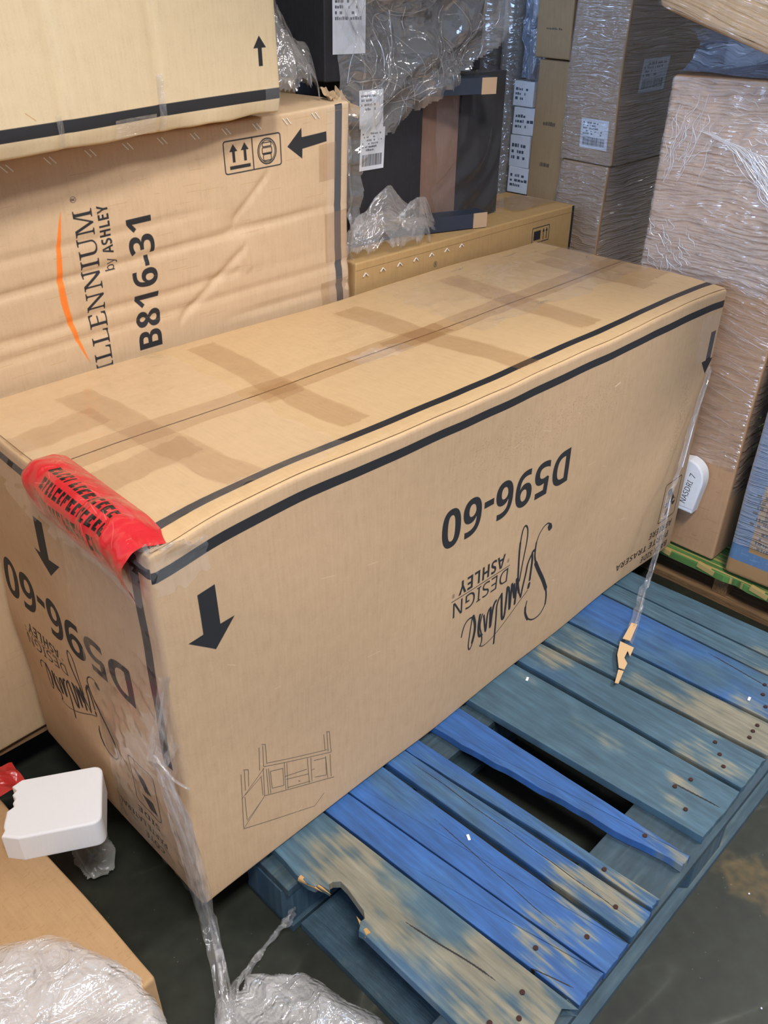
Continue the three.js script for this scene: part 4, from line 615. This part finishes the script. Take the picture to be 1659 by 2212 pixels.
// ---------------------------------------------------------------- dim stacks in the background
{
  const dk = (hex) => plainM(hex, 0.6, 0.6);
  const rows = (hex, n) => board(face(0.17, 0.8, hex, (x) => { x.globalAlpha = 0.7; for (let i = 0; i < n; i++) marks(x, 0.05, 0.1 + (i * 0.66) / n, 0.09, 0.012, 1, '#3a332c', 0.9); x.globalAlpha = 1; }, 900), 0.3, 0.8);
  const mk = (name, label, x0, x1, y0, y1, z0, z1, front, o = {}) => { const c = carton(name, label, [x1 - x0, y1 - y0, z1 - z0], [(x0 + x1) / 2, y0, (z0 + z1) / 2], [dk('#ab8a66'), front, dk('#ab8a66'), dk('#ab8a66'), o.side ?? dk('#ab8a66'), dk('#ab8a66')], { r: 0.006, bulge: 0.004, seg: 14, k: x0 * 9 + z0 * 5 + y0, ...o });
    if (o.film !== false) { part(c.t, 'stretch_film', patch(c.S, 1, 0, z1 - z0, 0, y1 - y0, 0.005, { wr: 0.007, nu: 20, nv: 70 }), M.wrapFine, 'clear stretch film', false); part(c.t, 'stretch_film', patch(c.S, 4, 0, x1 - x0, 0, y1 - y0, 0.005, { wr: 0.007, nu: 40, nv: 70 }), M.wrapFine, 'clear stretch film', false);
      const C = [], fx = x1 - x0, fy = y1 - y0, fz = z1 - z0; for (let i = 0; i < 90 * fy; i++) { const onX = rnd() < 0.6, b = rr(0.01, fy - 0.01), k = [], a = rr(0, 0.6), l = rr(0.1, 0.4); for (let j = 0; j <= 4; j++) { const t = Math.min(1, a + l * j / 4), q = onX ? c.S.place(-fx / 2, b - fy / 2, (t - 0.5) * fz) : c.S.place((t * 0.5 - 0.5) * fx, b - fy / 2, fz / 2); k.push([q[0] - (onX ? 0.009 : 0), q[1] + 0.003 * N3(j, i, 3), q[2] + (onX ? 0 : 0.009)]); } C.push(k); }
      ridgesOn(c.t, C, () => rr(0.0005, 0.0012), false); } return c; };
  const A1 = mk('wrapped_carton', 'film-wrapped carton low in the background stack beside the big wrapped one', 1.9, 2.5, FLOOR + 0.001, 0.862, -0.74, -0.575, dk('#ab8a66'));
  const A2 = mk('wrapped_carton', 'film-wrapped carton with white labels on top of the background stack', 1.9, 2.5, 0.866, 1.62, -0.745, -0.57, dk('#ad8c68'));
  labelOn(A2, 1, 0.062, 0.04, 0.092, 0.078, { bars: true, rows: 5 }); labelOn(A2, 4, 0.1, 0.185, 0.14, 0.085, { rows: 4, skew: 0.01 });
  const B1 = mk('shipping_carton', 'narrow brown carton with rows of print in the background', 1.93, 2.45, FLOOR + 0.001, 1.118, -0.872, -0.752, rows('#a98a62', 9), { film: false });
  const B2 = mk('shipping_carton', 'brown printed carton stacked on the narrow one, jutting out slightly', 1.915, 2.45, 1.124, 1.7, -0.882, -0.758, rows('#a98a62', 6), { film: false });
  const cb = mk('black_carton', 'carton with faces darkened as the shaded gap under the small white cartons', 1.94, 2.3, FLOOR + 0.001, 0.73, -0.96, -0.88, dk('#2b2828'), { film: false, side: dk('#2b2828') });  // front and side colour carry the dark of the shaded gap
  [[0.733, 0.81, 0.05, 'lowest'], [0.813, 0.905, -0.03, 'second from the bottom'], [0.908, 0.985, 0.1, 'third from the bottom'], [0.988, 1.058, -0.05, 'topmost']].forEach(([a, b, r, s]) => {
    const wm = board(face(0.09, 0.09, '#dfe2e6', (x) => { marks(x, 0.01, 0.02, 0.07, 0.05, 3, '#4a5260', 0.8); }, 1200), 0.1, 0.1);
    carton('small_carton', `small white printed carton, ${s} of the narrow background stack`, [0.13, b - a, 0.078], [2.0, a, -0.918], [wm, wm, wm, wm, wm, wm], { r: 0.003, seg: 8, k: a * 20, ry: r, group: 'small white cartons in the background' });
  });
  single('film_bundle', (() => { const f = folds(95, 9, 7); return sheet(40, 60, (u, v) => { const a = (u - 0.5) * 2.6; return [1.99 - 0.05 * Math.cos(a) + 0.01 * f(u * 0.3, v * 0.6), 1.064 + 0.34 * v, -0.915 + 0.05 * Math.sin(a) + 0.01 * f(v * 0.6, u * 0.3)]; }); })(), M.silver, 'shiny bluish film bundle above the small white cartons', 'plastic film');
  // film-wrapped rolls standing upright
  [[2.0, -1.012, 0.04, 0x8d8378, 'upright film-wrapped roll beside the small white cartons'], [2.04, -1.128, 0.05, 0x7c6a5c, 'brown upright film-wrapped roll behind the first roll']].forEach(([x, z, r, col, label], i) => {
    const t = thing('wrapped_roll', label, 'roll', [x, FLOOR, z]);
    const prof = [[0.0001, 0], [r * 0.96, 0], [r, 0.01], [r * 1.02, 0.6], [r, 1.6], [r * 0.9, 1.62], [0.0001, 1.62]].map((p) => new THREE.Vector2(...p));
    part(t, 'roll', new THREE.LatheGeometry(prof, 28), std({ color: col, roughness: 0.8 }), null, false);
    part(t, 'stretch_film', sheet(36, 120, (u, v) => { const a = u * Math.PI * 2, q = r * 1.03 + 0.004 + 0.004 * Math.abs(fbm(u * 5, v * 40 + u * 3, i, 2)); return [Math.cos(a) * q, 0.02 + 1.58 * v, Math.sin(a) * q]; }), M.wrap, 'clear stretch film', false);
  });
  const bk = [['tall brown carton closing off the back of the aisle behind the film curtain', 0.55, 1.25, 1.2], ['tall dark carton behind the black furniture frame', 1.27, 1.9, 1.22], ['tall brown carton behind the wrapped rolls', 1.93, 2.9, 1.2]];
  bk.forEach(([label, x0, x1, h], i) => mk('storage_carton', label, x0, x1, FLOOR + 0.001, h, -1.75, -1.28, dk('#a98a62'), { side: dk('#a98a62'), film: i !== 1 }));
}
// ---------------------------------------------------------------- lower left
{
  const w = 0.5, h = 0.219, d = 0.56;
  const T = face(w, d, '#a9875f', (x) => { x.strokeStyle = '#2d2620'; x.lineWidth = 0.004; poly(x, [[w - 0.205, d * 0.42], [w - 0.165, d * 0.42]], false); poly(x, [[w - 0.18, d * 0.42], [w - 0.18, d * 0.46]], false); x.fillStyle = '#8a6236'; x.globalAlpha = 0.28; for (let i = 0; i < 700; i++) x.fillRect(w * Math.pow(rnd(), 0.7), d * rnd(), rr(0.001, 0.012), 0.0014); x.globalAlpha = 1; }, 1300);
  carton('shipping_carton', 'low cardboard carton on the floor at lower left under the white foam', [w, h, d], [-0.4, FLOOR + 0.004, -0.175], [plainM('#a9875f'), plainM('#a9875f'), board(T, w, d), plainM('#a9875f'), plainM('#a9875f'), plainM('#a9875f')], { r: 0.007, bulge: 0.005, seg: 30, k: 51, ry: 0.045 });
}
{
  const s = new THREE.Shape(), o = []; const w = 0.064, q = 0.058;
  s.moveTo(-w + 0.004, -q); s.lineTo(w - 0.014, -q); s.quadraticCurveTo(w, -q, w, -q + 0.014); s.lineTo(w, q - 0.014); s.quadraticCurveTo(w, q, w - 0.014, q); s.lineTo(-w, q);
  for (let k = 0; k < 12; k++) s.lineTo(-w - 0.006 + 0.012 * N3(k * 1.7, 3, 1) - (k > 5 ? 0.012 : 0), q - 0.008 - k * 0.009);
  s.closePath();
  const g = new THREE.ExtrudeGeometry(s, { depth: 0.05, bevelEnabled: true, bevelSize: 0.004, bevelThickness: 0.004, bevelSegments: 3 }); g.rotateX(-Math.PI / 2); g.translate(0, 0.004, 0);
  const m = single('foam_block', g, M.foam, 'broken white foam block lying on the low carton at lower left', 'foam'); m.position.set(-0.1, 0.082, -0.248); m.rotation.y = -0.53;
}
heap('film_heap', 'large crumpled heap of clear film on the low carton at lower left', -0.31, 0.1, 0.15, 0.2, 0.08, 0.085, 103, M.heap, { n: 150, layers: [1, 0.8, 0.55], strands: 170, rs: 1.1 });
heap('film_heap', 'crumpled clear film spilling onto the floor beside the low carton', 0.0, 0.27, 0.125, 0.2, FLOOR, 0.06, 107, M.heap, { n: 130, strands: 120, rs: 1.1 });
single('film_scrap', (() => { const f = folds(111, 20, 6); return sheet(40, 40, (u, v) => { const a = (u - 0.5) * 0.085, b = (v - 0.5) * 0.16, k = f(u * 0.1, v * 0.1) * 0.012; return [-0.045 + a * 0.8 + b * 0.25 + k * 0.5, -0.112 + k + 0.03 * (v - 0.3), -0.315 + b * -0.6 + a * 0.5]; }, (u, v) => Math.abs(u - 0.5) < 0.25 + 0.25 * Math.sin(v * 3) + 0.1 * N3(v * 6, u * 4, 1)); })(), film(0.45, 0.25, 1.5, crumpleTex, 0.006, 1, 1, 0xc9cdc6), 'grey crumpled film scrap on the floor between the foam and the big carton', 'plastic film');
single('red_film_scrap', (() => { const f = folds(113, 22, 6); return sheet(40, 40, (u, v) => { const k = f(u * 0.1, v * 0.1) * 0.008; return [-0.185 + 0.075 * u, 0.092 + k + 0.008 * Math.sin(u * 3), -0.445 + 0.075 * v + 0.02 * u]; }); })(), phy({ color: 0xb02a28, roughness: 0.3, clearcoat: 0.4, side: THREE.DoubleSide, bumpMap: bumpRep(crumpleTex, 1, 1), bumpScale: 0.004 }), 'scrap of red film on the far corner of the low carton', 'plastic film');
// cartons added out of view to keep window light off the big carton
carton('storage_carton', 'added unseen brown carton on the floor that blocks window light', [0.5, 0.62, 1.3], [-1.18, FLOOR + 0.004, -0.25], plainM('#a98a62'), { r: 0.006, seg: 12, k: 61 });
carton('storage_carton', 'added unseen brown carton stacked on another to block window light', [0.5, 0.72, 1.2], [-1.19, FLOOR + 0.634, -0.3], plainM('#a98a62'), { r: 0.006, seg: 12, k: 67 });
// ---------------------------------------------------------------- litter
[[1.022, 0.574, 0.0035], [0.79, 0.61, 0.002], [0.36, 0.66, 0.0022], [0.6, 0.72, 0.0018]].forEach(([x, z, r], i) => { const g = new THREE.IcosahedronGeometry(r, 1); const p = g.attributes.position; for (let k = 0; k < p.count; k++) p.setXYZ(k, p.getX(k) * (1 + N3(k, i, 1)), p.getY(k) * 0.6, p.getZ(k)); g.translate(x, FLOOR + r * 0.5, z); single('foam_crumb', g, M.foam, 'tiny white foam crumb on the dark floor', 'litter', 'foam crumbs on the floor'); });
[[1.125, 0.42, 0.2], [0.42, 0.22, 1.0], [0.83, 0.045, 0.4], [1.19, 0.455, 0.7]].forEach(([x, z, a], i) => { const g = new THREE.BoxGeometry(0.012, 0.0006, 0.005); g.rotateY(a); g.translate(x, 0.0016, z); single('paper_scrap', g, M.paper, 'tiny white paper scrap on the blue deck boards', 'litter', 'paper scraps on the pallet'); });

renderer.render(scene, camera);
